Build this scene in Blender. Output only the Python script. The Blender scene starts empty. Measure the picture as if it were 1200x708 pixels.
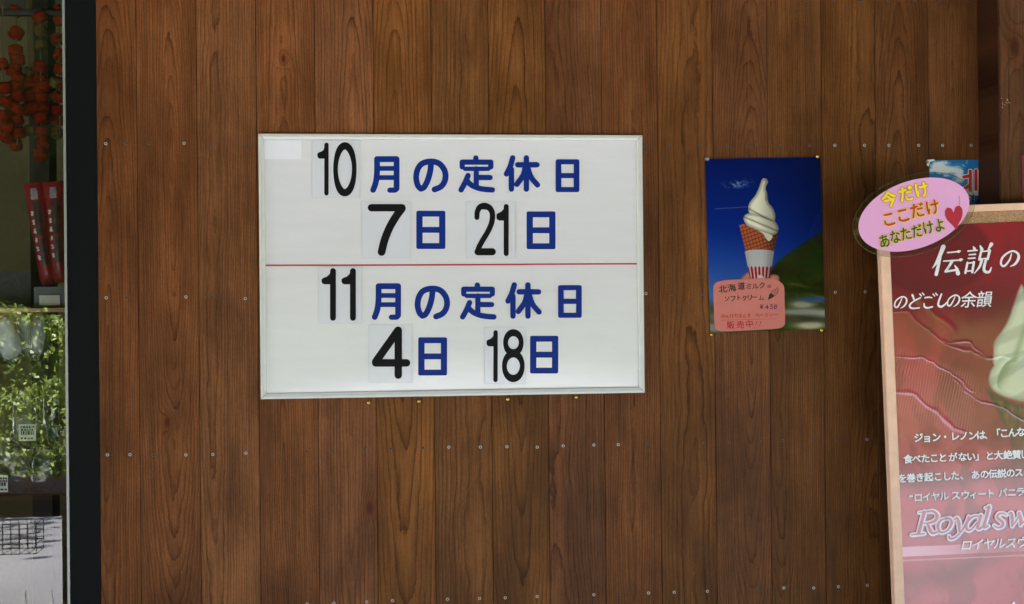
import bpy, bmesh, math, random
import numpy as np
from mathutils import Matrix, Vector
random.seed(7); rng = np.random.default_rng(7)
S = bpy.context.scene
COL = S.collection
R = math.radians

# ------------------------------------------------------------------ camera, sky, sun, exposure
F, YAW, PIT, ROL = 1667.0, 0.1156, 0.0004, 0.0095
CAM = np.array([0.4981, -3.5074, 1.4805])
cy_, sy_ = math.cos(YAW), math.sin(YAW); cp_, sp_ = math.cos(PIT), math.sin(PIT); cr_, sr_ = math.cos(ROL), math.sin(ROL)
Ry = np.array([[cy_, -sy_, 0], [sy_, cy_, 0], [0, 0, 1]])
Rp = np.array([[1, 0, 0], [0, cp_, sp_], [0, -sp_, cp_]])
Rr = np.array([[cr_, 0, -sr_], [0, 1, 0], [sr_, 0, cr_]])
RM = Rr @ Rp @ Ry                      # rows: right, forward, up
cd = bpy.data.cameras.new('camera'); cam = bpy.data.objects.new('camera', cd); COL.objects.link(cam)
cd.sensor_width = 36; cd.lens = F / 1200 * 36; cd.clip_start = 0.05; cd.clip_end = 500
m = Matrix.Identity(4)
for i in range(3):
    m[i][0] = RM[0][i]; m[i][1] = RM[2][i]; m[i][2] = -RM[1][i]; m[i][3] = CAM[i]
cam.matrix_world = m
S.camera = cam

SUN_EL, SUN_AZ = 54.0, 296.0           # azimuth clockwise from +Y: the sun stands to the left, a little behind the building
wd = bpy.data.worlds.new('World'); S.world = wd; wd.use_nodes = True
wn = wd.node_tree.nodes; wl = wd.node_tree.links
bg = wn['Background']; sky = wn.new('ShaderNodeTexSky'); sky.sky_type = 'NISHITA'; sky.sun_disc = False
sky.sun_elevation = R(SUN_EL); sky.sun_rotation = R(SUN_AZ); sky.air_density = 1.0; sky.dust_density = 2.0
wl.new(sky.outputs[0], bg.inputs[0]); bg.inputs[1].default_value = 0.075
sd = bpy.data.lights.new('sun', 'SUN'); sd.energy = 5.0; sd.angle = R(0.5); sd.color = (1, 0.955, 0.91)
so = bpy.data.objects.new('sun', sd); COL.objects.link(so)
dv = Vector((math.sin(R(SUN_AZ)) * math.cos(R(SUN_EL)), math.cos(R(SUN_AZ)) * math.cos(R(SUN_EL)), math.sin(R(SUN_EL))))
so.rotation_euler = dv.to_track_quat('Z', 'Y').to_euler(); so.location = (-4, -6, 9)
S.view_settings.view_transform = 'Standard'; S.view_settings.look = 'None'
S.view_settings.gamma = 1; S.view_settings.exposure = 3.66
S.render.engine = 'CYCLES'; S.cycles.use_denoising = True
S.cycles.max_bounces = 10; S.cycles.diffuse_bounces = 5; S.cycles.transparent_max_bounces = 16
S.cycles.caustics_reflective = False; S.cycles.caustics_refractive = False

# ------------------------------------------------------------------ helpers
def at(px, py, Y=0.0):
    """point of the plane y = Y that stands at photo pixel px, py (1200 x 708)"""
    u = (np.asarray(px, float) - 600) / F; v = -(np.asarray(py, float) - 354) / F
    d = RM[0][:, None] * u.ravel() + RM[1][:, None] + RM[2][:, None] * v.ravel()
    t = (np.asarray(Y, float).ravel() - CAM[1]) / d[1]
    p = (CAM[:, None] + d * t).T
    return p if np.ndim(px) else p[0]

def lin(c):
    c = np.asarray(c, float) / 255
    return np.where(c <= 0.04045, c / 12.92, ((c + 0.055) / 1.055) ** 2.4)

def tag(o, label=None, cat=None, group=None, kind=None):
    if label: o['label'] = label
    if cat: o['category'] = cat
    if group: o['group'] = group
    if kind: o['kind'] = kind
    return o

def empty(name, loc, label, cat, group=None):
    o = bpy.data.objects.new(name, None); COL.objects.link(o); o.location = loc; o.empty_display_size = 0.05
    return tag(o, label, cat, group)

def mesh_obj(name, verts, faces, mats, parent=None, mi=None, smooth=False):
    me = bpy.data.meshes.new(name)
    me.from_pydata([tuple(map(float, v)) for v in verts], [], faces); 
    for mt in (mats if isinstance(mats, (list, tuple)) else [mats]): me.materials.append(mt)
    if mi is not None: me.polygons.foreach_set('material_index', np.asarray(mi, np.int32))
    if smooth: me.polygons.foreach_set('use_smooth', np.ones(len(me.polygons), bool))
    me.update()
    o = bpy.data.objects.new(name, me); COL.objects.link(o)
    if parent is not None:
        o.parent = parent; o.matrix_parent_inverse = Matrix.Translation(parent.location).inverted()
    return o

class MB:
    def __init__(s): s.v = []; s.f = []; s.m = []
    def add(s, vs, fs, mi=0):
        b = len(s.v); s.v += [tuple(map(float, v)) for v in vs]; s.f += [tuple(b + i for i in f) for f in fs]; s.m += [mi] * len(fs)
    def box(s, a, b, mi=0, rot=None, piv=None):
        (x0, y0, z0), (x1, y1, z1) = a, b
        vs = [(x0,y0,z0),(x1,y0,z0),(x1,y1,z0),(x0,y1,z0),(x0,y0,z1),(x1,y0,z1),(x1,y1,z1),(x0,y1,z1)]
        if rot is not None:
            pv = Vector(piv); vs = [rot @ (Vector(v) - pv) + pv for v in vs]
        s.add(vs, [(0,3,2,1),(4,5,6,7),(0,1,5,4),(1,2,6,5),(2,3,7,6),(3,0,4,7)], mi)
    def tube(s, p, q, r, n=8, mi=0, r2=None):
        p, q = Vector(p), Vector(q); d = (q - p).normalized(); a = d.orthogonal().normalized(); b = d.cross(a)
        r2 = r if r2 is None else r2
        vs = [p + (a*math.cos(2*math.pi*k/n) + b*math.sin(2*math.pi*k/n))*r for k in range(n)] + \
             [q + (a*math.cos(2*math.pi*k/n) + b*math.sin(2*math.pi*k/n))*r2 for k in range(n)]
        s.add(vs, [(k,(k+1)%n,n+(k+1)%n,n+k) for k in range(n)] + [tuple(range(n))[::-1], tuple(range(n,2*n))], mi)
    def lathe(s, prof, c, axis='Z', n=14, mi=0):
        """prof: (radius, height) pairs"""
        c = Vector(c); vs = []; fs = []
        for (r, h) in prof:
            for k in range(n):
                a = 2*math.pi*k/n; x, y = r*math.cos(a), r*math.sin(a)
                vs.append(c + (Vector((x, y, h)) if axis == 'Z' else Vector((x, -h, y))))
        for i in range(len(prof)-1):
            for k in range(n): fs.append((i*n+k, i*n+(k+1)%n, (i+1)*n+(k+1)%n, (i+1)*n+k))
        fs.append(tuple(range(n))[::-1]); fs.append(tuple(range((len(prof)-1)*n, len(prof)*n)))
        s.add(vs, fs, mi)
    def obj(s, name, mats, parent=None, smooth=False):
        o = mesh_obj(name, s.v, s.f, mats, parent, s.m, smooth)
        bm = bmesh.new(); bm.from_mesh(o.data); bmesh.ops.recalc_face_normals(bm, faces=bm.faces); bm.to_mesh(o.data); bm.free()
        return o

# ---- flat work: strokes, polygons and glyphs laid on a plane, given in photo pixels
class Flat:
    """flat ink or vinyl on a plane y = Y0, each piece dY nearer the viewer than the one before"""
    def __init__(s, Y0, dY=0.00006, surf=None): s.Y = Y0; s.dY = dY; s.surf = surf; s.v = []; s.f = []; s.m = []
    def _add(s, pts, faces, mi=0):
        p = np.asarray(pts, float); w = at(p[:, 0], p[:, 1], np.full(len(p), s.Y)); b = len(s.v)
        s.v += [tuple(x) for x in w]; s.f += [tuple(b + i for i in f) for f in faces]; s.m += [mi]*len(faces); s.Y -= s.dY
    def poly(s, pts, mi=0): s._add(pts, [tuple(range(len(pts)))], mi)
    def fan(s, c, pts, mi=0):
        n = len(pts); s._add([c] + list(pts), [(0, 1+k, 1+(k+1) % n) for k in range(n)], mi)
    def ellipse(s, cx, cy, a, b, th=0, n=48, mi=0):
        c, d = math.cos(th), math.sin(th)
        s.fan((cx, cy), [(cx + a*math.cos(t)*c + b*math.sin(t)*d, cy - a*math.cos(t)*d + b*math.sin(t)*c) for t in np.linspace(0, 2*math.pi, n, endpoint=False)], mi)
    def stroke(s, pts, w, smooth=True, mi=0, closed=False, cap=True):
        P = np.asarray(pts, float); n = len(P)
        W = np.full(n, float(w)) if np.ndim(w) == 0 else np.asarray(w, float)
        if smooth and n > 2:
            Q = []; V = []; K = 7
            idx = range(n) if closed else range(n-1)
            for i in idx:
                p0 = P[(i-1) % n] if closed or i > 0 else 2*P[0]-P[1]
                p1, p2 = P[i], P[(i+1) % n]
                p3 = P[(i+2) % n] if closed or i+2 < n else 2*P[n-1]-P[n-2]
                for t in np.arange(K)/K:
                    Q.append(.5*((2*p1) + (p2-p0)*t + (2*p0-5*p1+4*p2-p3)*t*t + (3*p1-p0-3*p2+p3)*t**3)); V.append(W[i]*(1-t) + W[(i+1) % n]*t)
            if not closed: Q.append(P[-1]); V.append(W[-1])
            P, W = np.array(Q), np.array(V); n = len(P)
        if closed: T = np.roll(P, -1, 0) - np.roll(P, 1, 0)
        else:
            T = np.zeros_like(P); T[1:-1] = P[2:]-P[:-2]; T[0] = P[1]-P[0]; T[-1] = P[-1]-P[-2]
        T /= np.linalg.norm(T, axis=1)[:, None] + 1e-9
        N = np.stack([-T[:, 1], T[:, 0]], 1)
        L = P + N*W[:, None]/2; Rr_ = P - N*W[:, None]/2
        pts2 = list(L) + list(Rr_); fs = [(i, i+1, n+i+1, n+i) for i in range(n-1)]
        if closed: fs.append((n-1, 0, n, 2*n-1))
        elif cap:
            for (c, t, nn, rad, a, b) in ((P[-1], T[-1], N[-1], W[-1]/2, n-1, 2*n-1), (P[0], -T[0], -N[0], W[0]/2, n, 0)):
                k0 = len(pts2); arc = [c + rad*(nn*math.cos(q) + t*math.sin(q)) for q in np.linspace(0, math.pi, 8)[1:-1]]
                pts2 += arc; fs.append(tuple([a] + list(range(k0, k0+6)) + [b]))
        s._add(pts2, fs, mi)
    def bars(s, rects, mi=0):
        for (x0, y0, x1, y1) in rects: s.poly([(x0,y0),(x1,y0),(x1,y1),(x0,y1)], mi)
    def nichi(s, x0, y0, x1, y1, wv, wh, ym, r=2.2, mi=0):
        """the character for 'day': a ring with a middle bar, one set of faces without overlaps"""
        def q(cx, cy, sx, sy):
            pts = [(cx + sx*(-r), cy + sy*0)]
            return pts
        out = []
        for (cx, cy, a0) in ((x0+r, y0+r, 180), (x1-r, y0+r, 270), (x1-r, y1-r, 0), (x0+r, y1-r, 90)):
            out.append([(cx + r*math.cos(R(a0 + t)), cy + r*math.sin(R(a0 + t))) for t in (0, 22, 45, 68, 90)])
        xa, xb, ya, yb = x0+wv, x1-wv, y0+wh, y1-wh
        m0, m1 = ym-wh/2, ym+wh/2
        v = out[0]+out[1]+out[2]+out[3]        # 20 points
        I = len(v); v = v + [(xa,ya),(xb,ya),(xb,yb),(xa,yb),(xa,m0),(xb,m0),(xb,m1),(xa,m1)]
        f = [(0,1,2,3,4,I), (5,6,7,8,9,I+1), (10,11,12,13,14,I+2), (15,16,17,18,19,I+3),
             (4,5,I+1,I), (9,10,I+2,I+6,I+5,I+1), (14,15,I+3,I+2), (19,0,I,I+4,I+7,I+3), (I+4,I+5,I+6,I+7)]
        s._add(v, f, mi)
    def obj(s, name, mats, parent): 
        o = mesh_obj(name, s.v, s.f, mats, parent, s.m)
        o.data.polygons.foreach_get  # faces look at the viewer
        bm = bmesh.new(); bm.from_mesh(o.data)
        if s.surf:
            bmesh.ops.triangulate(bm, faces=bm.faces[:])
            for _ in range(5):
                es = [e for e in bm.edges if e.calc_length() > .009]
                if not es: break
                bmesh.ops.subdivide_edges(bm, edges=es, cuts=1); bmesh.ops.triangulate(bm, faces=[f for f in bm.faces if len(f.verts) > 3])
            co = np.array([tuple(v.co) for v in bm.verts]); d = (co-CAM) @ RM.T; dy = s.surf(600+F*d[:, 0]/d[:, 1], 354-F*d[:, 2]/d[:, 1])
            for v_, q_ in zip(bm.verts, np.atleast_1d(dy)): v_.co.y -= float(q_)
        for f in bm.faces:
            f.normal_update()
            if f.normal.y > 0: f.normal_flip()
        bm.to_mesh(o.data); bm.free()
        return o

GL = {}
def glyph(ch, bold):
    k = (ch, bold)
    if k not in GL:
        cu = bpy.data.curves.new('glyph', 'FONT'); cu.body = ch; cu.size = 1; cu.offset = bold; cu.resolution_u = 4
        o = bpy.data.objects.new('glyph', cu); COL.objects.link(o)
        dg = bpy.context.evaluated_depsgraph_get(); dg.update()
        me = bpy.data.meshes.new_from_object(o.evaluated_get(dg))
        V = np.array([v.co[:2] for v in me.vertices]) if len(me.vertices) else np.zeros((0, 2)); Fc = [tuple(p.vertices) for p in me.polygons]
        bpy.data.objects.remove(o); bpy.data.curves.remove(cu); bpy.data.meshes.remove(me)
        GL[k] = (V, Fc)
    return GL[k]

CX, CY = 0.5, 0.36
def put(fl, ch, cx, cy, w, h=None, rot=0.0, shear=0.0, bold=0.0, mi=0, fit=False):
    """one glyph, its em box centred on a pixel (fit: its own outline scaled to w x h)"""
    V, Fc = glyph(ch, 0.0)
    if not len(V): return
    h = h or w
    if fit:
        lo, hi = V.min(0), V.max(0); sz = np.maximum(hi-lo, 1e-4)
        x = ((V[:, 0]-lo[0])/sz[0]-.5)*w; y = ((V[:, 1]-lo[1])/sz[1]-.5)*h
    else:
        x = (V[:, 0]-CX)*w; y = (V[:, 1]-CY)*h
    x = x + shear*y
    c, s = math.cos(rot), math.sin(rot)
    # a heavier weight: the same outline laid down again a hair to each side
    Y0 = fl.Y; k = 8 if bold > .03 else 4
    for bx, by in [(0, 0)] + ([(bold*math.cos(2*math.pi*i/k+.4), bold*math.sin(2*math.pi*i/k+.4)) for i in range(k)] if bold else []):
        X_, Y_ = x + bx*w, y + by*h
        fl._add(np.stack([cx + X_*c - Y_*s, cy - (X_*s + Y_*c)], 1), Fc, mi)
    fl.n = getattr(fl, 'n', 0) + 1; fl.Y = Y0 - (fl.n % 2)*fl.dY*.5 + ((fl.n-1) % 2)*fl.dY*.5

# ------------------------------------------------------------------ materials
class NT:
    def __init__(s, name):
        s.m = bpy.data.materials.new(name); s.m.use_nodes = True; s.t = s.m.node_tree; s.n = s.t.nodes
        s.p = s.n['Principled BSDF']; s.out = s.n['Material Output']
    def new(s, ty, **k):
        x = s.n.new('ShaderNode' + ty)
        for a, b in k.items(): setattr(x, a, b)
        return x
    def link(s, a, b): s.t.links.new(a, b)
    def math(s, op, a, b=None, c=None, clamp=False):
        x = s.new('Math', operation=op, use_clamp=clamp)
        for i, v in enumerate((a, b, c)):
            if v is None: continue
            if isinstance(v, (int, float)): x.inputs[i].default_value = v
            else: s.link(v, x.inputs[i])
        return x.outputs[0]
    def noise(s, vec, scale, detail=3, rough=.5):
        x = s.new('TexNoise'); x.inputs['Scale'].default_value = scale; x.inputs['Detail'].default_value = detail; x.inputs['Roughness'].default_value = rough
        if vec is not None: s.link(vec, x.inputs['Vector'])
        return x.outputs[0]
    def mapr(s, v, a, b, c, d, clamp=True):
        x = s.new('MapRange'); x.clamp = clamp
        s.link(v, x.inputs[0])
        for i, q in enumerate((a, b, c, d)): x.inputs[1+i].default_value = q
        return x.outputs[0]
    def mix(s, f, a, b, mode='MIX'):
        x = s.new('Mix', data_type='RGBA', blend_type=mode)
        if isinstance(f, (int, float)): x.inputs[0].default_value = f
        else: s.link(f, x.inputs[0])
        for i, v in ((6, a), (7, b)):
            if isinstance(v, tuple): x.inputs[i].default_value = (*v, 1) if len(v) == 3 else v
            else: s.link(v, x.inputs[i])
        return x.outputs[2]
    def comb(s, x, y, z):
        c = s.new('CombineXYZ')
        for i, v in enumerate((x, y, z)):
            if isinstance(v, (int, float)): c.inputs[i].default_value = v
            else: s.link(v, c.inputs[i])
        return c.outputs[0]
    def bump(s, h, dist, strength=1.0):
        b = s.new('Bump'); b.inputs['Distance'].default_value = dist; b.inputs['Strength'].default_value = strength
        s.link(h, b.inputs['Height']); s.link(b.outputs[0], s.p.inputs['Normal'])

def plain(name, rgb, rough=.5, metal=0.0, coat=0.0, var=0.06, scale=40, bump=0.0, spec=.5, coat_rough=.05):
    t = NT(name); c = tuple(lin(rgb)); 
    pos = t.new('TexCoord').outputs['Object']
    n = t.noise(pos, scale, 4)
    col = t.mix(t.mapr(n, .3, .7, 0, 1), tuple(x*(1-var) for x in c), tuple(min(1, x*(1+var)) for x in c))
    t.link(col, t.p.inputs['Base Color']); t.p.inputs['Roughness'].default_value = rough; t.p.inputs['Metallic'].default_value = metal
    t.p.inputs['Coat Weight'].default_value = coat; t.p.inputs['Coat Roughness'].default_value = coat_rough; t.p.inputs['Specular IOR Level'].default_value = spec
    if bump: t.bump(n, bump)
    return t.m

def film(name, base=0.06, tint=(1, 1, 1), rough=0.02, wav=0.0, gain=.8):
    """clear sheet: what lies behind shows through, and it mirrors what is in front"""
    t = NT(name); tr = t.new('BsdfTransparent'); gl = t.new('BsdfGlossy'); gl.inputs['Roughness'].default_value = rough
    tr.inputs[0].default_value = (*tint, 1)
    fr = t.new('Fresnel'); fr.inputs[0].default_value = 1.5
    fac = t.math('ADD', t.math('MULTIPLY', fr.outputs[0], gain), base, clamp=True)
    if wav:
        pos = t.new('TexCoord').outputs['Object']; b = t.new('Bump'); b.inputs['Distance'].default_value = wav
        t.link(t.noise(pos, 14, 2), b.inputs['Height']); t.link(b.outputs[0], gl.inputs['Normal'])
    mx = t.new('MixShader'); t.link(fac, mx.inputs[0]); t.link(tr.outputs[0], mx.inputs[1]); t.link(gl.outputs[0], mx.inputs[2])
    t.link(mx.outputs[0], t.out.inputs[0]); return t.m

def wood(name, P, rough=.42, light=None, dark=None, gain=1.0):
    """flat-sawn boards: growth rings cut by a tilted plane. Each board carries its own cut (attributes cut, tone, knot)"""
    t = NT(name)
    pos = t.new('TexCoord').outputs['Object']; sp = t.new('SeparateXYZ'); t.link(pos, sp.inputs[0])
    X, Z = sp.outputs[0], sp.outputs[2]
    def att(n):
        a = t.new('Attribute', attribute_name=n); s_ = t.new('SeparateXYZ'); t.link(a.outputs['Vector'], s_.inputs[0]); return s_.outputs
    xc, d0, tilt = att('cut'); seed, tone, freq = att('tone'); kx, kz, kr = att('knot')
    off = t.math('MULTIPLY', seed, 37.0)
    # slow wander of the log's heart along the board
    nz = t.noise(t.comb(t.math('ADD', t.math('MULTIPLY', X, 3.0), off), seed, t.math('MULTIPLY', Z, 1.6)), 1.0, 3, .55)
    nx = t.noise(t.comb(t.math('ADD', off, 9.1), seed, t.math('MULTIPLY', Z, .9)), 1.0, 2)
    nf = t.noise(t.comb(t.math('ADD', t.math('MULTIPLY', X, 30.0), off), seed, t.math('MULTIPLY', Z, 9.0)), 1.0, 3)
    nf2 = t.noise(t.comb(t.math('ADD', t.math('MULTIPLY', X, 110.0), off), seed, t.math('MULTIPLY', Z, 34.0)), 1.0, 3, .65)
    gx = t.math('ADD', t.math('SUBTRACT', X, xc), t.mapr(nx, 0, 1, -.03, .03, False))
    gd = t.math('ADD', t.math('ADD', d0, t.math('MULTIPLY', tilt, Z)), t.mapr(nz, 0, 1, -.020, .020, False))
    # knot pulls the rings round itself
    ddx = t.math('DIVIDE', t.math('SUBTRACT', X, kx), kr); ddz = t.math('DIVIDE', t.math('SUBTRACT', Z, kz), t.math('MULTIPLY', kr, 1.9))
    kd = t.math('SQRT', t.math('ADD', t.math('MULTIPLY', ddx, ddx), t.math('MULTIPLY', ddz, ddz)))
    pull = t.math('MULTIPLY', t.math('POWER', 2.718, t.math('MULTIPLY', t.math('MULTIPLY', kd, kd), -.22)), .012)
    r = t.math('SQRT', t.math('ADD', t.math('MULTIPLY', gx, gx), t.math('MULTIPLY', gd, gd)))
    r = t.math('ADD', t.math('ADD', r, pull), t.math('ADD', t.mapr(nf, 0, 1, -.0036, .0036, False), t.mapr(nf2, 0, 1, -.0012, .0012, False)))
    ph = t.math('MULTIPLY', r, freq)
    fr = t.math('FRACT', ph)
    rid = t.math('FLOOR', ph)
    wn_ = t.new('TexWhiteNoise', noise_dimensions='2D'); t.link(t.comb(rid, seed, 0), wn_.inputs['Vector'])
    late = t.mapr(fr, .38, .93, 0, 1); late = t.math('MULTIPLY', t.math('POWER', late, 2.2), t.mapr(fr, .95, 1.0, 1, 0))
    late = t.math('MULTIPLY', late, t.mapr(wn_.outputs[0], 0, 1, .35, 1.0))
    # fibres, pores and blotches
    fib = t.noise(t.comb(t.math('ADD', t.math('MULTIPLY', X, 480.0), off), seed, t.math('MULTIPLY', Z, 11.0)), 1.0, 3, .6)
    fib2 = t.noise(t.comb(t.math('ADD', t.math('MULTIPLY', X, 160.0), off), seed, t.math('MULTIPLY', Z, 2.5)), 1.0, 3, .6)
    blo = t.noise(t.comb(t.math('ADD', t.math('MULTIPLY', X, 7.0), off), seed, t.math('MULTIPLY', Z, 3.2)), 1.0, 5, .6)
    spk = t.noise(t.comb(t.math('ADD', t.math('MULTIPLY', X, 260.0), off), seed, t.math('MULTIPLY', Z, 170.0)), 1.0, 2, .6)
    base = t.mix(t.mapr(blo, .28, .74, -.25, 1.2, False), dark, light)
    blo2 = t.noise(t.comb(t.math('ADD', t.math('MULTIPLY', X, 11.0), off), t.math('ADD', seed, 4.0), t.math('MULTIPLY', Z, 1.5)), 1.0, 4, .6)
    base = t.mix(t.mapr(blo2, .45, .72, 0, .5), base, tuple(x*y for x, y in zip(dark, (.85, .95, 1.1))))
    base = t.mix(t.math('MULTIPLY', late, .88), base, tuple(x*y for x, y in zip(dark, (.38, .27, .24))))
    base = t.mix(1.0, base, t.comb(*[t.math('ADD', t.mapr(fib, .25, .75, .72, 1.26), t.mapr(fib2, .25, .75, -.24, .24))]*3), 'MULTIPLY')
    base = t.mix(1.0, base, t.comb(*[t.mapr(spk, .3, .7, .9, 1.1)]*3), 'MULTIPLY')
    base = t.mix(t.mapr(t.noise(pos, 75, 4, .75), .66, .78, 0, .22), base, (.1, .085, .07))
    kn = t.mapr(kd, .5, 1.1, 1, 0)
    base = t.mix(t.math('MULTIPLY', kn, .85), base, (.016, .007, .004))
    kred = t.math('MULTIPLY', t.mapr(kd, 1.0, 2.6, 1, 0), .45)
    base = t.mix(kred, base, tuple(x*y for x, y in zip(dark, (1.1, .62, .42))))
    gn = t.mapr(tone, 0, 1, .72*gain, 1.22*gain, False)
    base = t.mix(1.0, base, t.comb(gn, gn, gn), 'MULTIPLY')
    hs = t.new('HueSaturation'); t.link(base, hs.inputs['Color']); wt = t.new('TexWhiteNoise', noise_dimensions='1D'); t.link(off, wt.inputs['W'])
    t.link(t.mapr(wt.outputs[0], 0, 1, .496, .505), hs.inputs['Hue']); t.link(t.mapr(wt.outputs[1], 0, 1, .95, 1.03), hs.inputs['Saturation'])
    t.link(hs.outputs[0], t.p.inputs['Base Color'])
    t.link(t.mapr(blo, .3, .7, rough-.06, rough+.12), t.p.inputs['Roughness'])
    t.p.inputs['Specular IOR Level'].default_value = .09
    h = t.math('SUBTRACT', t.math('MULTIPLY', fib, .5), t.math('MULTIPLY', late, .7))
    t.bump(h, .0006, .5)
    return t.m

def painted(name, rough=.5, coat=0.0, coat_rough=.06, spec=.5, ior=1.5):
    t = NT(name); a = t.new('Attribute', attribute_name='print'); 
    pos = t.new('TexCoord').outputs['Object']
    g = t.mapr(t.noise(pos, 900, 2), .3, .7, .94, 1.06)
    t.link(t.mix(1.0, a.outputs['Color'], t.comb(g, g, g), 'MULTIPLY'), t.p.inputs['Base Color'])
    t.p.inputs['Roughness'].default_value = rough; t.p.inputs['Coat Weight'].default_value = coat; t.p.inputs['Coat Roughness'].default_value = coat_rough
    t.p.inputs['Coat IOR'].default_value = ior; t.p.inputs['Specular IOR Level'].default_value = spec
    return t.m

def print_sheet(name, quad, Y, nu, nv, paint, mat, parent, disp=None):
    """a printed sheet: a fine mesh whose vertices carry the ink"""
    u, v = np.meshgrid(np.linspace(0, 1, nu), np.linspace(0, 1, nv)); q = np.array(quad, float)
    PX = (q[0,0]*(1-u)+q[1,0]*u)*(1-v) + (q[3,0]*(1-u)+q[2,0]*u)*v
    PY = (q[0,1]*(1-u)+q[1,1]*u)*(1-v) + (q[3,1]*(1-u)+q[2,1]*u)*v
    C = paint(PX, PY)
    YY = np.full(PX.size, Y) - (disp(PX, PY).ravel() if disp else 0)
    W = at(PX.ravel(), PY.ravel(), np.full(PX.size, Y)); W[:, 1] = YY
    me = bpy.data.meshes.new(name); me.vertices.add(nu*nv); me.vertices.foreach_set('co', W.astype(np.float32).ravel())
    i = (np.arange(nv-1)[:, None]*nu + np.arange(nu-1)[None, :]).ravel()
    Q = np.stack([i, i+nu, i+nu+1, i+1], 1).astype(np.int32)
    me.loops.add(Q.size); me.loops.foreach_set('vertex_index', Q.ravel())
    me.polygons.add(len(Q)); me.polygons.foreach_set('loop_start', np.arange(0, Q.size, 4, dtype=np.int32))
    me.polygons.foreach_set('use_smooth', np.ones(len(Q), bool))
    at_ = me.attributes.new('print', 'FLOAT_COLOR', 'POINT')
    at_.data.foreach_set('color', np.concatenate([lin(np.clip(C, 0, 255)).reshape(-1, 3), np.ones((nu*nv, 1))], 1).astype(np.float32).ravel())
    me.materials.append(mat); me.update(calc_edges=True); me.validate()
    o = bpy.data.objects.new(name, me); COL.objects.link(o)
    o.parent = parent; o.matrix_parent_inverse = Matrix.Translation(parent.location).inverted()
    return o

def inside(PX, PY, poly):
    p = np.asarray(poly, float); r = np.zeros(PX.shape, bool); n = len(p)
    for i in range(n):
        (x1, y1), (x2, y2) = p[i], p[(i+1) % n]
        if y1 == y2: continue
        c = ((y1 > PY) != (y2 > PY)) & (PX < (x2-x1)*(PY-y1)/(y2-y1) + x1); r ^= c
    return r
def edged(PX, PY, poly):
    p = np.asarray(poly, float); d = np.full(PX.shape, 1e9); n = len(p)
    for i in range(n):
        a, b = p[i], p[(i+1) % n]; e = b-a; t = np.clip(((PX-a[0])*e[0]+(PY-a[1])*e[1])/(e@e+1e-9), 0, 1)
        d = np.minimum(d, np.hypot(PX-a[0]-t*e[0], PY-a[1]-t*e[1]))
    return d
def smooth(poly, k=6):
    P = np.asarray(poly, float); n = len(P); Q = []
    for i in range(n):
        p0, p1, p2, p3 = P[i-1], P[i], P[(i+1) % n], P[(i+2) % n]
        for t in np.arange(k)/k: Q.append(.5*((2*p1)+(p2-p0)*t+(2*p0-5*p1+4*p2-p3)*t*t+(3*p1-p0-3*p2+p3)*t**3))
    return np.array(Q)
def vnoise(x, y, seed=0):
    r = np.random.default_rng(seed).random((64, 64)); xi = np.floor(x).astype(int); yi = np.floor(y).astype(int); fx = x-xi; fy = y-yi
    fx = fx*fx*(3-2*fx); fy = fy*fy*(3-2*fy); g = lambda a, b: r[b % 64, a % 64]
    return (g(xi,yi)*(1-fx)+g(xi+1,yi)*fx)*(1-fy) + (g(xi,yi+1)*(1-fx)+g(xi+1,yi+1)*fx)*fy
def fbm(x, y, seed=0, o=4): return sum(vnoise(x*2**k, y*2**k, seed+k)*.5**(k+1) for k in range(o))/(1-.5**o)
def over(C, col, a): return C*(1-a[..., None]) + np.asarray(col, float)*a[..., None]
def sst(x, a, b): t = np.clip((x-a)/(b-a), 0, 1); return t*t*(3-2*t)

M = {}
M['plank'] = wood('stained_planks', None, light=(.225, .0825, .0235), dark=(.105, .0365, .0102))
M['post'] = wood('stained_post', None, light=(.17, .07, .028), dark=(.10, .04, .016))
M['post_shade'] = wood('shaded_post_side', None, light=(.075, .028, .010), dark=(.042, .015, .006))  # post wood darkened: the shade of its left face as colour
M['pine'] = plain('pale_pine', (240, 196, 164), .5, var=.08, scale=30)
M['cork'] = plain('cork', (176, 138, 100), .85, var=.45, scale=420, bump=.001)
M['frame_dark'] = plain('dark_powder_coat', (13, 14.5, 15.5), .5, var=.05, scale=300, bump=.0001, spec=.08)
M['alu'] = plain('brushed_aluminium', (150, 152, 150), .4, .7)
M['board_frame'] = plain('anodised_pale_frame', (214, 214, 208), .38, .15, var=.03)
M['mitre'] = plain('mitre_line', (150, 150, 146), .6)
M['screw'] = plain('zinc_screw', (172, 168, 158), .42, .5, var=.3)
M['screw_dull'] = plain('tarnished_screw', (84, 74, 64), .55, .4, var=.2)
M['recess'] = plain('screw_recess', (28, 24, 20), .7)
M['brass'] = plain('brass', (206, 170, 92), .25, .9, var=.1)
M['steel_tack'] = plain('steel_tack', (150, 148, 132), .35, .8, var=.15)
M['blue'] = plain('blue_vinyl', (0, 42, 128), .45, var=.02, spec=.15)
M['black'] = plain('black_ink', (10, 11, 12), .5, var=.02, spec=.12)
M['red_tape'] = plain('red_tape', (186, 22, 40), .45, var=.04)
M['card'] = plain('number_sheet', (221, 221, 227), .3, coat=.6, coat_rough=.12, var=.006, scale=9)
M['card_edge'] = plain('sheet_edge', (200, 201, 206), .5, var=.02)
M['sticker'] = plain('blank_sticker', (236, 235, 241), .5, var=.006)
M['concrete'] = plain('concrete', (170, 170, 168), .9, var=.1, scale=6, bump=.002)
M['soil'] = plain('grassy_soil', (66, 76, 40), .95, var=.4, scale=9, bump=.01)
M['white_paint'] = plain('white_road_paint', (128, 128, 127), .85, var=.2, scale=60)
M['soffit'] = plain('soffit_boards', (150, 146, 140), .7)
M['olive'] = plain('interior_plaster', (140, 126, 92), .9)
M['interior_post'] = plain('interior_post', (40, 25, 18), .7)
M['room_floor'] = plain('shop_floor', (120, 112, 104), .7)
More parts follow.
